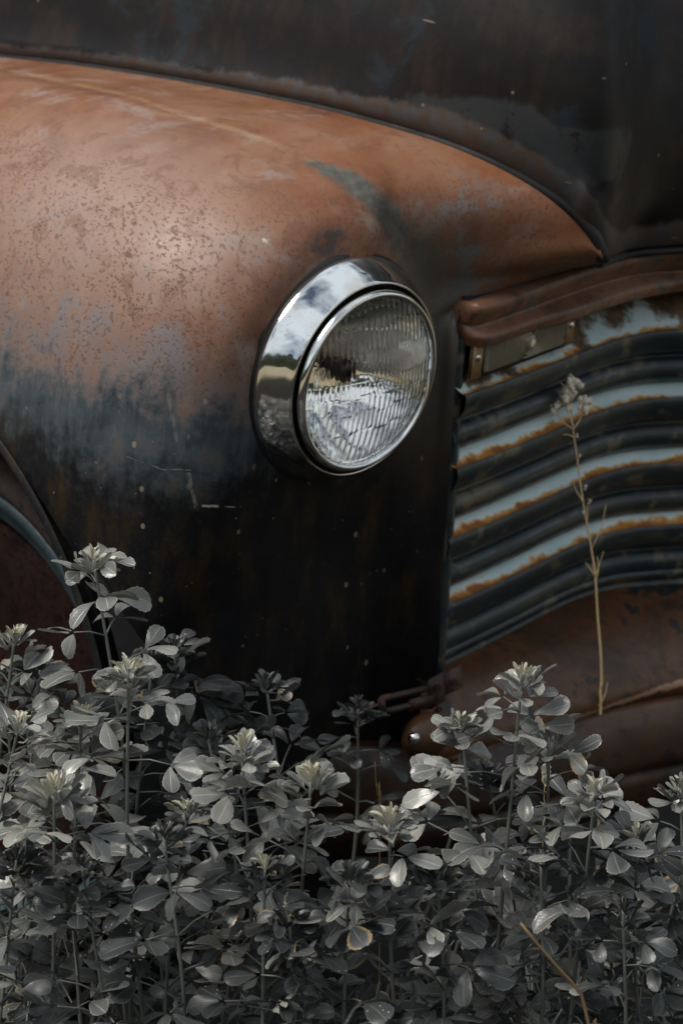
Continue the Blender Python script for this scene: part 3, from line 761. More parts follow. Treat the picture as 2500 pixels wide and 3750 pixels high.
def build_headlight():
    H = bpy.data.objects.new('headlight', None); COL.objects.link(H); H.parent = TRUCK
    bz = [(.118, -.060), (.1225, -.050), (.1242, -.044), (.1245, -.040), (.1235, -.0355), (.1195, -.0270), (.1148, -.0185), (.1102, -.0115), (.1070, -.0065), (.1052, -.0042), (.1040, -.0046), (.1034, -.009), (.1024, -.022)]
    bz = [tuple(q) for q in cr1(bz, 40)]
    obj('bezel', lathe_bm(bz, 160, wob=.006), M['chrome'], H)
    obj('rubber_gap', lathe_bm([(.1035, -.020), (.100, -.016), (.097, -.016)], 120), M['rubber'], H)
    # dark gasket between bezel and fender
    obj('bezel_gasket', lathe_bm([(.120, -.075), (.1265, -.060), (.1280, -.050), (.1268, -.044), (.1235, -.043)], 120), M['rubber'], H)
    rg = [(.0985, -.020), (.0995, -.010), (.0995, -.002), (.0980, .0025), (.0955, .0042), (.0930, .0035), (.0915, .0010), (.0912, -.003)]
    obj('retaining_ring', lathe_bm([tuple(q) for q in cr1(rg, 26)], 160), M['chrome'], H)
    # glass with moulded flutes on its inner face
    Rg = .0915; n = 64; seg = 360
    dome = lambda r: .016 * (1 - (r / Rg) ** 2) + .0
    def flute(x, z):
        rows = [(.060, .2, .0085), (.034, .3, .0070), (-.012, .25, .0062), (-.030, .1, .0078), (-.052, .35, .0066), (-.2, .2, .0085)]
        for k, (zb, sh, w) in enumerate(rows):
            if z > zb + sh * .06 * x + .004 * (1 if (int((x + .1) / .026) % 2) else 0):
                break
        ph = (x + sh * .02) / w; ph -= math.floor(ph)
        v = .0008 * (1 - (2 * ph - 1) ** 2)
        if -.012 > z > -.05 and abs(x) < .055: v += .0006 * math.sin((z * 2 + x) / .006)
        if k == 2 and z > .006: v *= .35
        return v + .0006 * ((k * 7) % 3)
    bm = bmesh.new(); F, B = [], []
    for i in range(n + 1):
        r = Rg * (i / n) ** .8; fr, br = [], []
        for k in range(seg if i else 1):
            a = 2 * math.pi * k / seg; x, z = r * math.cos(a), r * math.sin(a)
            fr.append(bm.verts.new(loc((x, dome(r) - .001, z))))
            e = min(1, (Rg - r) / .004)
            br.append(bm.verts.new(loc((x, dome(r) - .0055 - flute(x, z) * e, z))))
        F.append(fr); B.append(br)
    for L, fl in ((F, 0), (B, 1)):
        for i in range(n):
            for k in range(seg):
                k2 = (k + 1) % seg
                q = (L[0][0], L[1][k], L[1][k2]) if i == 0 else (L[i][k], L[i + 1][k], L[i + 1][k2], L[i][k2])
                bm.faces.new(q[::-1] if fl else q)
    for k in range(seg): bm.faces.new((F[n][k], B[n][k], B[n][(k + 1) % seg], F[n][(k + 1) % seg]))
    bmesh.ops.recalc_face_normals(bm, faces=bm.faces)
    obj('lens', bm, M['glass'], H)
    rf = [(.0905, -.006), (.086, -.012), (.078, -.024), (.066, -.038), (.052, -.051), (.038, -.060), (.024, -.065), (.012, -.067), (.003, -.068)]
    obj('reflector', lathe_bm([tuple(q) for q in cr1(rf, 40)], 120), M['reflector'], H)
    cap = [(.004, -.030), (.010, -.031), (.0125, -.034), (.0125, -.046), (.009, -.05), (.006, -.066)]
    obj('bulb_shield', lathe_bm(cap, 32), mat_simple('dull bulb metal', (.06, .055, .05), .35, .8), H)
build_headlight()

def build_bumper_area():
    # apron: rust coloured splash pan between the grille and the bumper
    up = [(1540, 2500), (1640, 2470), (1800, 2420), (2000, 2340), (2150, 2270), (2300, 2210), (2500, 2170)]
    lo = [(1530, 2735), (1640, 2728), (1800, 2690), (2000, 2625), (2200, 2560), (2350, 2520), (2500, 2490)]
    A = [pix(a, b, 'u', -.402) for a, b in up]; B = [pix(a, b, 'u', -.452) for a, b in lo]
    def ext(L, k=.04): e = L[-1]; return L + [(e[0] + .07, e[1] + k * .65, e[2]), (LC + .02, e[1] + k, e[2])]
    A = cr1(ext(A), 110); B = cr1(ext(B), 110); rows = []
    for a, b in zip(A, B):
        a, b = Vector(a), Vector(b)
        pts = [a + Vector((0, -.05, .004)), a, a.lerp(b, .35) + Vector((0, 0, .010)), a.lerp(b, .7) + Vector((0, 0, .012)), b.lerp(a, .08) + Vector((0, 0, .006)), b, b + Vector((0, .002, -.012)), b + Vector((0, -.012, -.05)), b + Vector((0, -.03, -.12))]
        rows.append([loc(q) for q in cr1([list(p) for p in pts], 40)])
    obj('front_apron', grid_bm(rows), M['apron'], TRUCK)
    # bumper bar: pressed steel, rounded end
    top = [(1046, 2722), (1150, 2728), (1300, 2742), (1480, 2752), (1640, 2757), (1800, 2742), (2000, 2690), (2200, 2632), (2350, 2596), (2500, 2570)]
    T = [pix(a, b, 'u', -.47) for a, b in top]
    T = [tuple(q) for q in cr1(ext(T, .03), 130)]
    P = np.array([[p[0], p[1]] for p in T]); N = plan_n(P)
    prof = smooth_prof([(-.034, -.006), (-.012, .001), (-.004, .002), (.002, -.002), (.012, -.014), (.020, -.035), (.024, -.060), (.020, -.072), (.015, -.078), (.021, -.092), (.018, -.115), (.008, -.134), (-.004, -.142), (-.03, -.140)], 60)
    rows = []
    d = np.r_[0, np.cumsum(np.linalg.norm(np.diff(P, axis=0), axis=1))]
    for i, (p, n) in enumerate(zip(P, N)):
        e = min(1, d[i] / .03); e = math.sqrt(1 - (1 - e) ** 2) * .5 + .5
        e2 = min(1, d[i] / .012); e2 = math.sqrt(max(0, 1 - (1 - e2) ** 2))
        rows.append([loc((p[0] + n[0] * a * (.3 + .7 * e2), p[1] + n[1] * a * (.3 + .7 * e2) - .02 * (1 - e), -.47 + (b + .055) * e * (.55 + .45 * e2) - .055 + (1 - e) * .02)) for a, b in prof])
    bm = grid_bm(rows); fs = [v for v in bm.verts][:len(prof)]
    bm.faces.new(fs); bmesh.ops.solidify
    obj('bumper', bm, M['bumper'], TRUCK)
    # bracket with a slot, bolted beside the bumper end
    br = bpy.data.objects.new('bumper_bracket', None); COL.objects.link(br); br.parent = TRUCK
    def bar(pa, pb, w, th, name, mat, f=-.02):
        a, b = Vector(pix(pa[0], pa[1], 'f', f)), Vector(pix(pb[0], pb[1], 'f', f)); bm = bmesh.new()
        dd = (b - a).normalized(); nn = Vector((-dd.z, 0, dd.x)) * (w / 2); q = Vector((0, th, 0))
        vs = [bm.verts.new(loc(p)) for p in (a - nn, b - nn, b + nn, a + nn)] + [bm.verts.new(loc(p - q)) for p in (a - nn, b - nn, b + nn, a + nn)]
        for f_ in ((0, 1, 2, 3), (7, 6, 5, 4), (0, 4, 5, 1), (1, 5, 6, 2), (2, 6, 7, 3), (3, 7, 4, 0)): bm.faces.new([vs[i] for i in f_])
        bmesh.ops.recalc_face_normals(bm, faces=bm.faces); bmesh.ops.bevel(bm, geom=bm.edges[:], offset=min(.0015, th * .3), segments=2, affect='EDGES')
        return obj(name, bm, mat, br)
    bar((1396, 2566), (1580, 2522), .0085, .006, 'slotted_arm', M['bracket'], .02)
    bar((1404, 2612), (1584, 2570), .0085, .006, 'slotted_arm', M['bracket'], .02)
    bar((1400, 2558), (1408, 2618), .010, .0055, 'arm_end', M['bracket'], .0205)
    bar((1500, 2588), (1590, 2566), .016, .0055, 'arm_end', M['bracket'], .0202)
    bar((1598, 2478), (1606, 2640), .026, .004, 'bracket_plate', M['bracket'], .019)
    bar((1660, 2452), (1670, 2640), .030, .005, 'bracket_plate', M['bracket'], .014)
    for (bx, by) in ((1600, 2520), (1604, 2600), (1664, 2500)):
        c3 = Vector(pix(bx, by, 'f', .024)); bm = bmesh.new(); bmesh.ops.create_cone(bm, cap_ends=True, segments=6, radius1=.0052, radius2=.0046, depth=.004, matrix=Matrix.Rotation(R(90), 4, 'X'))
        for v in bm.verts: v.co = loc(v.co + c3)
        obj('bolt', bm, M['bracket'], br, False)
    # bumper guard end: rounded boss with a shiny worn spot
    c = Vector(pix(1560, 2690, 'f', .035)); bm = bmesh.new(); bmesh.ops.create_uvsphere(bm, u_segments=32, v_segments=20, radius=1)
    for v in bm.verts: v.co = loc(Vector((v.co.x * .034, v.co.y * .022, v.co.z * .026)) + c)
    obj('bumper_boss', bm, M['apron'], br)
    c2 = Vector(pix(1515, 2705, 'f', .052)); bm = bmesh.new(); bmesh.ops.create_uvsphere(bm, u_segments=20, v_segments=12, radius=1)
    for v in bm.verts: v.co = loc(Vector((v.co.x * .007, v.co.y * .007, v.co.z * .008)) + c2)
    obj('bolt_head', bm, M['chrome'], br)
    # chassis darkness: front cross member behind the bumper
    bm = bmesh.new(); bmesh.ops.create_cube(bm, size=1)
    for v in bm.verts: v.co = loc((v.co.x * .9 + .5, v.co.y * .06 - .12, v.co.z * .14 - .52))
    bmesh.ops.bevel(bm, geom=bm.edges[:], offset=.01, segments=2, affect='EDGES')
    obj('cross_member', bm, M['black'], TRUCK)
build_bumper_area()

def build_body():
    # engine bay, cab and frame behind the visible corner
    def block(name, l0, l1, f0, f1, u0, u1, mat, bev):
        bm = bmesh.new(); bmesh.ops.create_cube(bm, size=1)
        for v in bm.verts: v.co = loc(((l0 + l1) / 2 + v.co.x * (l1 - l0), (f0 + f1) / 2 + v.co.y * (f1 - f0), (u0 + u1) / 2 + v.co.z * (u1 - u0)))
        bmesh.ops.bevel(bm, geom=bm.edges[:], offset=bev, segments=6, affect='EDGES'); return obj(name, bm, mat, TRUCK)
    block('engine_bay', .20, LC * 2 - .20, -1.5, -.14, -.62, .07, M['black'], .03)
    block('cab', -.12, LC * 2 + .12, -2.9, -1.45, -.55, .95, M['hood'], .16)
    block('floor_pan', -.14, LC * 2 + .14, -4.6, -1.4, -.62, -.45, M['black'], .03)
    block('cargo_bed', -.10, LC * 2 + .10, -4.9, -2.95, -.5, .12, M['hood'], .05)
build_body()
def mirror_half():
    for o in [c for c in TRUCK.children if c.name.split('.')[0] not in ('cab', 'engine_bay', 'floor_pan', 'cargo_bed', 'cross_member', 'wheel')]:
        m = o.copy(); COL.objects.link(m); m.parent = TRUCK; m.scale = (-1, 1, 1); m.location = (2 * LC, 0, 0)
        for c in o.children:
            d = c.copy(); COL.objects.link(d); d.parent = m
            for g in c.children: e = g.copy(); COL.objects.link(e); e.parent = d
bpy.context.view_layer.update(); mirror_half()

# ------------------------------------------------------------------ weeds
def mat_leaf(name, a, b, rib, spec=.45, rough=.42):
    t = NT(name); u, v, w = t.sep(t.co.outputs['UV'])
    idx = t.math('FLOOR', u); fr = t.math('SUBTRACT', u, idx)
    wn_ = t.n.new('ShaderNodeTexWhiteNoise'); wn_.noise_dimensions = '1D'; t.link(idx, wn_.inputs['W'])
    side = t.math('ABSOLUTE', t.math('SUBTRACT', fr, .5))              # 0 on midrib .. .4 at margin
    c = t.mix(wn_.outputs['Value'], a, b)
    bl = t.noise(90, 5, .6)
    c = t.mix(t.math('MULTIPLY', bl, .45), c, tuple(q * .6 for q in a))
    ribm = t.maprange(side, .008, .028, 1, 0)
    vein = t.math('ADD', t.math('MULTIPLY', v, 9), t.math('MULTIPLY', side, -9))
    vein = t.math('ABSOLUTE', t.math('SUBTRACT', t.math('FRACT', vein), .5))
    veinm = t.math('MULTIPLY', t.maprange(vein, .0, .10, 1, 0), .25)
    c = t.mix(t.math('MULTIPLY', t.math('MAXIMUM', ribm, veinm), .6), c, rib)
    edge = t.maprange(t.math('ADD', side, t.math('MULTIPLY', v, .03)), .385, .42)
    c = t.mix(t.math('MULTIPLY', edge, .35), c, rib)
    w2 = t.n.new('ShaderNodeTexWhiteNoise'); w2.noise_dimensions = '1D'; t.link(t.math('ADD', idx, 37.3), w2.inputs['W'])
    och = t.math('MULTIPLY', t.math('GREATER_THAN', w2.outputs['Value'], .93), t.maprange(t.math('ADD', side, t.math('MULTIPLY', t.noise(60, 5), .25)), .38, .50))
    c = t.mix(t.math('MULTIPLY', och, .8), c, (.24, .17, .08))
    spot = t.math('LESS_THAN', t.voro(160), .10)
    c = t.mix(t.math('MULTIPLY', spot, t.maprange(t.noise(12), .5, .6, 0, .7)), c, (.75, .75, .70))
    t.bump(t.math('SUBTRACT', t.math('MULTIPLY', bl, .6), t.math('MAXIMUM', ribm, veinm)), .35, .0012)
    m = t.set(c, t.maprange(bl, .3, .7, rough * .8, rough * 1.3), 0, spec)
    # thin leaf: part of the light passes through
    tr = t.n.new('ShaderNodeBsdfTranslucent'); t.link(c, tr.inputs[0]); ms = t.n.new('ShaderNodeMixShader'); ms.inputs[0].default_value = .22
    out = t.n['Material Output']; t.link(t.b.outputs[0], ms.inputs[1]); t.link(tr.outputs[0], ms.inputs[2]); t.link(ms.outputs[0], out.inputs[0])
    return m
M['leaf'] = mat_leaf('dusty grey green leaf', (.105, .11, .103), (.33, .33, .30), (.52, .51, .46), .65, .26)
M['old'] = mat_leaf('grey green leaf with painted shade', (.020, .024, .025), (.080, .085, .083), (.15, .155, .145), .5, .38)  # darker copy of the leaf for low plants, their shade put into the colour
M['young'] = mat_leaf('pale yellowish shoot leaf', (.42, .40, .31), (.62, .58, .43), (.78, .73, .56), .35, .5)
M['dull'] = mat_leaf('shaded grey undergrowth leaf', (.022, .026, .027), (.06, .065, .063), (.12, .125, .115))  # darkest leaf copy, shade of the undergrowth painted in
M['stem'] = mat_simple('grey green stem', (.11, .118, .105), .5, nscale=120)
M['straw'] = mat_simple('tan dry straw', (.78, .56, .28), .5, nscale=200)
M['seed'] = mat_simple('pale dry seed head', (.80, .72, .58), .7, nscale=300, var=.3)
M['ochre'] = mat_simple('ochre dying stem', (.13, .085, .035), .6, nscale=120)

class Leaves:
    def __init__(s): s.bm = bmesh.new(); s.uv = s.bm.loops.layers.uv.new('UVMap'); s.k = random.randint(0, 50)
    def leaf(s, base, d, nrm, L, W, fold=.25, curl=.25, rows=15, tooth=.04, rnd=random, twist=0, wavy=.0):
        d = d.normalized(); side = d.cross(nrm).normalized(); n = side.cross(d).normalized()
        s.k += 1; k = s.k; V = []; cs = (-1, -.55, 0, .55, 1)
        ph = rnd.random() * 6
        for i in range(rows):
            t = i / (rows - 1)
            w = (1.36 * t ** .78 * (1 - t ** 5) ** .6) if 0 < t < 1 else (0.03 if t == 0 else .26)
            tt = tooth * (1 if i % 2 else -1) * (1 if t > .5 else 0) * (1 if t < .999 else 0)
            bend = curl * L * t * t
            ce = base + d * (L * (t - .12 * abs(curl) * t * t)) - n * bend
            a = twist * t; sd = side * math.cos(a) + n * math.sin(a); nn = n * math.cos(a) - side * math.sin(a)
            row = []
            for c in cs:
                ww = W * .5 * (w + (tt if abs(c) == 1 else 0)) * c
                row.append(s.bm.verts.new(ce + sd * ww + nn * (abs(ww) * fold - .10 * W * (abs(c) == 1) * w + wavy * W * math.sin(ph + t * 7 + c * 2) * abs(c)) + (d * (-.02 * L) if (i == rows - 1 and abs(c) < .1) else Vector())))
            V.append(row)
        for i in range(rows - 1):
            for j in range(4):
                f = s.bm.faces.new((V[i][j], V[i][j + 1], V[i + 1][j + 1], V[i + 1][j])); f.smooth = True
                cc = [(i, j), (i, j + 1), (i + 1, j + 1), (i + 1, j)]
                for lp, (a, b) in zip(f.loops, cc): lp[s.uv].uv = (k + .5 + cs[b] * .42, a / (rows - 1))
    def trifoliate(s, p, d, up, L, rnd, droop=.2, rows=15, spread=62):
        """three leaflets at the end of a petiole"""
        side = d.cross(up).normalized()
        for q, a in ((0, 0), (1, spread), (-1, -spread)):
            aa = R(a + rnd.uniform(-14, 14)); dd = d * math.cos(aa) + side * math.sin(aa) - up * rnd.uniform(-.15, droop) 
            nn = (up + side * rnd.uniform(-.8, .8) + d * rnd.uniform(-.5, .5)).normalized()
            l = L * rnd.uniform(.85, 1.12) * (1.05 if q == 0 else .93)
            b = p + (dd * (.10 * L) if q else dd * .16 * L)
            s.leaf(b, dd, nn, l, l * rnd.uniform(.54, .74), rnd.uniform(.0, .75), rnd.uniform(-.15, .5), rows, .04, rnd, rnd.uniform(-.8, .8), rnd.uniform(0, .06))
    def done(s, name, mat, parent): return obj(name, s.bm, mat, parent)

def jitter_dir(rnd, az, el):
    return Vector((math.cos(az) * math.cos(el), math.sin(az) * math.cos(el), math.sin(el)))

def alfalfa(px, py, Y, label, seed, L=.030, lean=(0, 0), hs=.40, top=1.0, mat='leaf', spacing=.030, bare=(0, 0), group=None, yellow=True, tipscale=1.0, dens=1.0):
    """upright leafy weed whose tip stands on pixel (px,py) at world depth Y"""
    rnd = random.Random(seed)
    if mat == 'leaf': hs *= .74
    tip = wpix(px, py, Y)
    if lean == (0, 0): lean = (rnd.uniform(-.10, .10), rnd.uniform(-.02, .05))
    root = Vector((tip.x + lean[0], Y + lean[1], -.02))
    E = empty('alfalfa_plant', Matrix.Translation(root), label=label, cat='weed', group=group)
    to = lambda p: p - root
    H = tip.z - root.z
    ctrl = [root, root.lerp(tip, .35) + Vector((rnd.uniform(-.02, .02) - lean[0] * .3, rnd.uniform(-.02, .02), 0)), root.lerp(tip, .7) + Vector((rnd.uniform(-.012, .012), rnd.uniform(-.012, .012), 0)), tip]
    C = [Vector(q) for q in cr1([list(c) for c in ctrl], 40)]
    sb = tube_bm([to(p) for p in C], [.0030 * (1 - .55 * i / 39) for i in range(40)], 7)
    lv = Leaves(); 
    z = tip.z - .012 * tipscale; az = rnd.uniform(0, 6.28); k = 0
    while z > max(.06, tip.z - hs):
        t = (z - root.z) / H; i = min(38, int(t * 39)); p = C[i].lerp(C[i + 1], t * 39 - i)
        az += 2.4 + rnd.uniform(-.4, .4); depth = tip.z - z
        inbare = bare[0] < depth < bare[1]
        if not inbare or rnd.random() < .15:
            for rep in range(2 if rnd.random() < .9 * dens else 1):
                a2 = az + rep * rnd.uniform(1.2, 2.6)
                el = rnd.uniform(.15, .8) if depth > .03 else rnd.uniform(.5, 1.0)
                d = jitter_dir(rnd, a2, el); pl = min(.042, .007 + depth * .36) * rnd.uniform(.7, 1.25)
                m = p + d * pl * .55; e = m + (d + Vector((0, 0, -.25))).normalized() * pl * .5
                tube_bm([to(p), to(m), to(e)], [.0010, .0008, .0007], 5, bm=sb)
                sz = 1.04 * L * min(1, .55 + depth * 10) * rnd.uniform(.82, 1.15)
                dd = (e - m).normalized(); upv = (Vector((0, -.30, 1)) + Vector((rnd.uniform(-.35, .35), rnd.uniform(-.35, .2), 0)))
                upv = (upv - dd * upv.dot(dd)).normalized()
                lv.trifoliate(to(e), dd, upv, sz, rnd)
        z -= spacing * rnd.uniform(.7, 1.3) * (.55 if depth < .05 else 1)
    obj('stem', sb, M['stem'], E)
    # rosette of young leaflets
    yg = Leaves(); ng = max(6, int(9 * top)); a0 = rnd.uniform(0, 6)
    for q in range(ng):
        f = q / max(1, ng - 1); a = a0 + q * 2.4 + rnd.uniform(-.4, .4); el = 1.35 - .95 * f + rnd.uniform(-.18, .18)
        d = jitter_dir(rnd, a, el); b = tip + Vector((0, 0, -.022 * tipscale * f)) + d * (.003 + .007 * f) * tipscale
        side = d.cross(Vector((0, 0, 1))).normalized()
        for w in (0, 1, -1):
            dd = (d * math.cos(w * rnd.uniform(.45, .95)) + side * w * rnd.uniform(.4, .8) + Vector((0, 0, rnd.uniform(-.1, .25)))).normalized()
            l = L * tipscale * (.30 + .48 * f) * rnd.uniform(.75, 1.25)
            nn = Vector((0, 0, 1)) - Vector((d.x, d.y, 0)) * .8 + Vector((rnd.uniform(-.3, .3), rnd.uniform(-.3, .3), 0)); nn = (nn - dd * nn.dot(dd)).normalized()
            tgt = yg if (yellow and f < .42) else lv
            tgt.leaf(to(b), dd, nn, l, l * (.25 + .26 * f) * rnd.uniform(.8, 1.25), rnd.uniform(.5, 1.3), rnd.uniform(-.2, .35), 11, .05, rnd, rnd.uniform(-.3, .3))
    lv.done('foliage', M[mat], E)
    if yellow: yg.done('shoot_tip', M['young'], E)
    else: yg.bm.free()
    return E

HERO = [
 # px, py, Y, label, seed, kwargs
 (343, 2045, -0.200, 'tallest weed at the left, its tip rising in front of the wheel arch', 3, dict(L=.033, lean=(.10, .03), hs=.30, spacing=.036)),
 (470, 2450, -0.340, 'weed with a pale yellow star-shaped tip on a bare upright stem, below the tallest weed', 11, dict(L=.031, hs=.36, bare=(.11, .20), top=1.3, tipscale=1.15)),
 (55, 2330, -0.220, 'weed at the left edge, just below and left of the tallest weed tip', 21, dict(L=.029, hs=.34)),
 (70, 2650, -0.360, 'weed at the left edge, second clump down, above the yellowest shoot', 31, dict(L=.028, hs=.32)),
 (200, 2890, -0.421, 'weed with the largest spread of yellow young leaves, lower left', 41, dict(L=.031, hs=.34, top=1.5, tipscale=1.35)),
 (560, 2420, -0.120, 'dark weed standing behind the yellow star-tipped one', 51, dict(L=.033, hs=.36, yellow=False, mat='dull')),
 (975, 2500, -0.100, 'dim weed alone against the black lower fender, left of the bumper end', 61, dict(mat='old', L=.034, lean=(.04, .0), hs=.30, yellow=False, spacing=.036, bare=(.12, .16))),  # 'old' is the leaf copy with shade put into its colour
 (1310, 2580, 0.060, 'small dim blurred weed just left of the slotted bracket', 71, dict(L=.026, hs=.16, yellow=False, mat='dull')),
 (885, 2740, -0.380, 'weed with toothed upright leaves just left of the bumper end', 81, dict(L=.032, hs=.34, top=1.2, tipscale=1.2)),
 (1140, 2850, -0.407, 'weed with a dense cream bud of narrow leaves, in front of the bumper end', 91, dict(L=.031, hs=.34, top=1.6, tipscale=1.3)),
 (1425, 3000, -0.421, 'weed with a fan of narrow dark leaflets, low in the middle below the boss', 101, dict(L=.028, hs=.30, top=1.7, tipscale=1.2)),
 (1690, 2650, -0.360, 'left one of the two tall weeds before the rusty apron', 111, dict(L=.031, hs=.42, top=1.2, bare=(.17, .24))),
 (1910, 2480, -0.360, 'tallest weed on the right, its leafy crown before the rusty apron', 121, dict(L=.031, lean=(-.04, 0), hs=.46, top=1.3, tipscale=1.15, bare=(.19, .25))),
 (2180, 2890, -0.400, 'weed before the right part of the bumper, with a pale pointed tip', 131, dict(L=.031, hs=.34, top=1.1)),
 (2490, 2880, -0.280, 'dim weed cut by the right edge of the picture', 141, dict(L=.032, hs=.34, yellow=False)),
 (2330, 3060, -0.360, 'weed with broad drooping leaflets low on the right, under the pale pointed tip', 151, dict(mat='old', L=.033, hs=.30)),  # 'old' here and below: leaf copy with shade put into its colour
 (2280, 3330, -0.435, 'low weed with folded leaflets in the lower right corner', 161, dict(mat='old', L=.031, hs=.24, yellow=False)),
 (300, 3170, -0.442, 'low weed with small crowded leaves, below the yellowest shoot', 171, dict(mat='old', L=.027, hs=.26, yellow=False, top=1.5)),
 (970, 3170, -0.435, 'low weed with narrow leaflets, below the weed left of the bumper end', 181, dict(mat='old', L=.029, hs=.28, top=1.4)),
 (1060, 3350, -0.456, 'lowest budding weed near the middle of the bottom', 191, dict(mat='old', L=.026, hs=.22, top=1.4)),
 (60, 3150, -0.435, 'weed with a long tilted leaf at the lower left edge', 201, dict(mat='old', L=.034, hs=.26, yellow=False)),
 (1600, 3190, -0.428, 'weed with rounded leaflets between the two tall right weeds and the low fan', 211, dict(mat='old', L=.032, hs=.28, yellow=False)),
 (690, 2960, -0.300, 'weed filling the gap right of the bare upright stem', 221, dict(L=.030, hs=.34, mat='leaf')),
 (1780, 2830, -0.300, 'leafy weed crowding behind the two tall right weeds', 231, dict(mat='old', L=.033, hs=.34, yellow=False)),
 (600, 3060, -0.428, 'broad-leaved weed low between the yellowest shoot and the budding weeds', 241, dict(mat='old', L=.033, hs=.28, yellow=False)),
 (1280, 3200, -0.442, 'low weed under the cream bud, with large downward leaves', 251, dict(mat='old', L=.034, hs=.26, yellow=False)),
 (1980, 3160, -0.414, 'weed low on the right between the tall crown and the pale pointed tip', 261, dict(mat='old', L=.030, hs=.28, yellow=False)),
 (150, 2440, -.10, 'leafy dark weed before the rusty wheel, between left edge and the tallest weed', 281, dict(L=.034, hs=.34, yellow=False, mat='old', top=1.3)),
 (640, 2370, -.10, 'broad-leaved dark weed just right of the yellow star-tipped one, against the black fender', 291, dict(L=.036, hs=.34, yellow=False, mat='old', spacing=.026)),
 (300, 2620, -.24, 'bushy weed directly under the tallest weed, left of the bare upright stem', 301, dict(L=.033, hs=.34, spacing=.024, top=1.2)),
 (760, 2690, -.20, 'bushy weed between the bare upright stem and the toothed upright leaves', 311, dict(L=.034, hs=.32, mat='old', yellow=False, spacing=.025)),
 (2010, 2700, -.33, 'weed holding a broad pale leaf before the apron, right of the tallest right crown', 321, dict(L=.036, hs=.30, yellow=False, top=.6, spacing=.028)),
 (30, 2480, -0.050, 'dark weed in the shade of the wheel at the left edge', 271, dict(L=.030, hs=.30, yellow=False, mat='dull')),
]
for (px, py, Y, lab, sd_, kw) in HERO:
    alfalfa(px, py, Y, lab, sd_, **kw)

def undergrowth():
    rnd = random.Random(5); lv = Leaves(); sb = bmesh.new()
    n = 620
    for i in range(n):
        y = rnd.uniform(-.36, .20)
        x = rnd.uniform(-.62, .62)
        # height envelope: knee high in front, lower near the bumper
        h = .41 - .30 * max(0, (y + .2)) - .5 * max(0, -.34 - y) + .05 * mnoise.noise(Vector((x * 6, y * 6, 0)))
        z0 = rnd.uniform(.03, 1) ** .62 * h
        p = Vector((x, y, z0)); az = rnd.uniform(0, 6.28); d = jitter_dir(rnd, az, rnd.uniform(-.1, .6))
        up = Vector((rnd.uniform(-.4, .4), rnd.uniform(-.7, .2), 1)); up = (up - d * up.dot(d)).normalized()
        q = p - d * .03 - Vector((0, 0, .03)); tube_bm([q, p.lerp(q, .4) - Vector((0, 0, .004)), p], [.0010, .0009, .0007], 4, False, bm=sb)
        lv.trifoliate(p, d, up, rnd.uniform(.022, .036), rnd, rows=7)
    for i in range(150):
        x, y = rnd.uniform(-.6, .6), rnd.uniform(-.42, .2); z = rnd.uniform(.2, .38)
        a = Vector((x, y, -.02)); b = a + Vector((rnd.uniform(-.12, .12), rnd.uniform(-.06, .06), z)); m = a.lerp(b, .5) + Vector((rnd.uniform(-.04, .04), 0, 0))
        tube_bm([Vector(q) for q in cr1([list(a), list(m), list(b)], 12)], .0018, 5, False, bm=sb)
    me = bpy.data.meshes.new('t'); sb.to_mesh(me); sb.free(); nf = len(lv.bm.faces); lv.bm.from_mesh(me)
    lv.bm.faces.ensure_lookup_table()
    for f in lv.bm.faces[nf:]: f.material_index = 1
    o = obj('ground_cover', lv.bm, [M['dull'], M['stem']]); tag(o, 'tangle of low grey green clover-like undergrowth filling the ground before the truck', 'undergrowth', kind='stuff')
undergrowth()

def seed_cluster(bm, p, r, rnd, n=9):
    for k in range(n):
        q = p + Vector((rnd.gauss(0, r * .5), rnd.gauss(0, r * .5), rnd.gauss(0, r * .65)))
        nb = bmesh.ops.create_icosphere(bm, subdivisions=2, radius=r * rnd.uniform(.35, .55))
        for v in nb['verts']:
            v.co = v.co * (1 + .8 * mnoise.noise(v.co * 700 + q * 50)) ; v.co.z *= 1.25; v.co += q

def dry_stalk(pts, Y, label, heads, twigs, seed, rad=.0019, mt='straw'):
    rnd = random.Random(seed)
    W = [wpix(a, b, Y) for a, b in pts]
    root = Vector((W[-1].x, Y, -.02)); E = empty('dry_stalk', Matrix.Translation(root), label=label, cat='dry weed')
    C = [Vector(q) for q in cr1([list(w) for w in W] + [list(root)], 70)]
    bm = tube_bm([c - root for c in C], [rad * (.38 + .62 * min(1, i / 35)) for i in range(70)], 7)
    for tw in twigs:
        T = [wpix(a, b, Y + rnd.uniform(-.004, .004)) - root for a, b in tw]
        tube_bm([Vector(q) for q in cr1([list(t) for t in T], 8)], [rad * .42] * 4 + [rad * .28] * 4, 5, bm=bm)
    obj('stem', bm, M[mt], E, True)
    for (a, b, r) in heads:
        bm = bmesh.new(); seed_cluster(bm, wpix(a, b, Y) - root, r, rnd, 14 if r > .004 else 4)
        obj('seed_head', bm, M['seed'], E)
_p = pix(2196, 2620, 'u', -.46); STALK_Y = (ORG + TL * _p[0] + TF * (_p[1] - .030) + TU * _p[2]).y
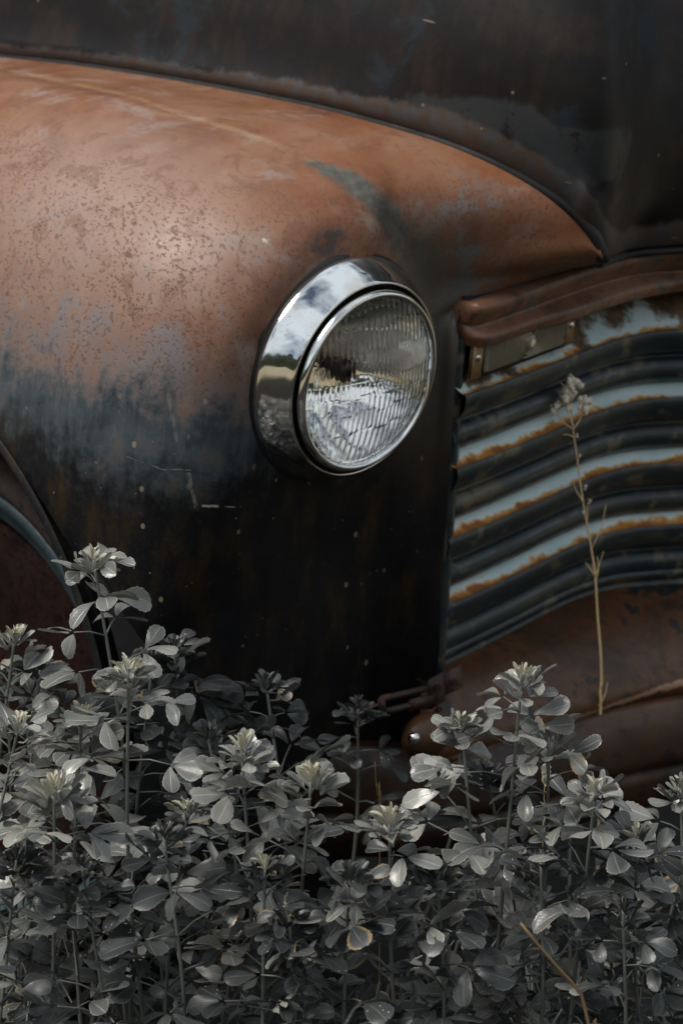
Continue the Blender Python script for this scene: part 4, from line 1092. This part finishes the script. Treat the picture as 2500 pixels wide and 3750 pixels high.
dry_stalk([(2085, 1400), (2090, 1500), (2098, 1580), (2112, 1680), (2135, 1850), (2150, 1930), (2165, 2020), (2178, 2110), (2186, 2250), (2198, 2400), (2200, 2520), (2196, 2640)], STALK_Y,
          'tall thin dry straw stalk with pale seed heads, standing before the grille bars',
          [(2086, 1425, .0088), (2092, 1398, .006), (2076, 1440, .006), (2030, 1500, .0062), (2143, 1480, .0065), (2078, 1500, .0045), (2118, 1470, .004), (2053, 1536, .0022), (2130, 1505, .0025), (2112, 1595, .0025), (2122, 1672, .0025), (2145, 1785, .0025), (2160, 1835, .0020), (2137, 1878, .003)],
          [[(2095, 1570), (2060, 1545), (2030, 1505)], [(2100, 1570), (2125, 1530), (2145, 1485)], [(2075, 1425), (2048, 1398), (2020, 1382)], [(2098, 1560), (2085, 1530), (2078, 1500)], [(2098, 1600), (2080, 1592), (2062, 1592)],
           [(2135, 1840), (2105, 1790), (2098, 1755)], [(2165, 2010), (2200, 1930), (2217, 1850)], [(2178, 2110), (2195, 2060), (2208, 2020)], [(2178, 2110), (2150, 2070), (2142, 2060)], [(2150, 1900), (2150, 1850), (2160, 1832)], [(2180, 2130), (2190, 2080), (2186, 2040)], [(2196, 2580), (2215, 2540), (2222, 2500)], [(2196, 2575), (2165, 2610), (2150, 2640)]], 7)
dry_stalk([(1996, 2860), (1990, 2920), (2002, 2990), (1990, 3060), (1985, 3150)], -.30,
          'short dry stalk with a crumpled pale seed head, right of the tall leafy crown',
          [(1998, 2826, .0045), (1990, 2850, .004), (2004, 2845, .0045), (1996, 2868, .003), (1992, 2960, .003), (2004, 3010, .003), (1990, 3045, .003)], [[(1996, 2900), (2008, 2925), (2006, 2950)], [(1992, 2960), (2006, 2990), (2004, 3020)]], 8, .0010)
dry_stalk([(1372, 2790), (1376, 2860), (1385, 2930), (1390, 3000)], -.16,
          'thin bare brown twig before the bumper, near its middle', [], [[(1376, 2870), (1390, 2890), (1396, 2915)]], 9, .0008, 'ochre')

def ochre_stem():
    P = [wpix(*q) for q in [(1905, 3380, -.47), (1960, 3450, -.47), (2030, 3530, -.47), (2080, 3590, -.47), (2140, 3690, -.47)]]
    root = Vector((P[-1].x + .09, -.50, -.02)); E = empty('bent_stem', Matrix.Translation(root), label='bent ochre stem leaning among the lower right leaves', cat='stem')
    mid_ = P[-1].lerp(root, .5) + Vector((.0, 0, -.01)); C = cr1([list(p) for p in P] + [list(mid_), list(root)], 30)
    obj('stem', tube_bm([Vector(c) - root for c in C], [.0014 + .0010 * i / 29 for i in range(30)], 8), M['ochre'], E)
ochre_stem()
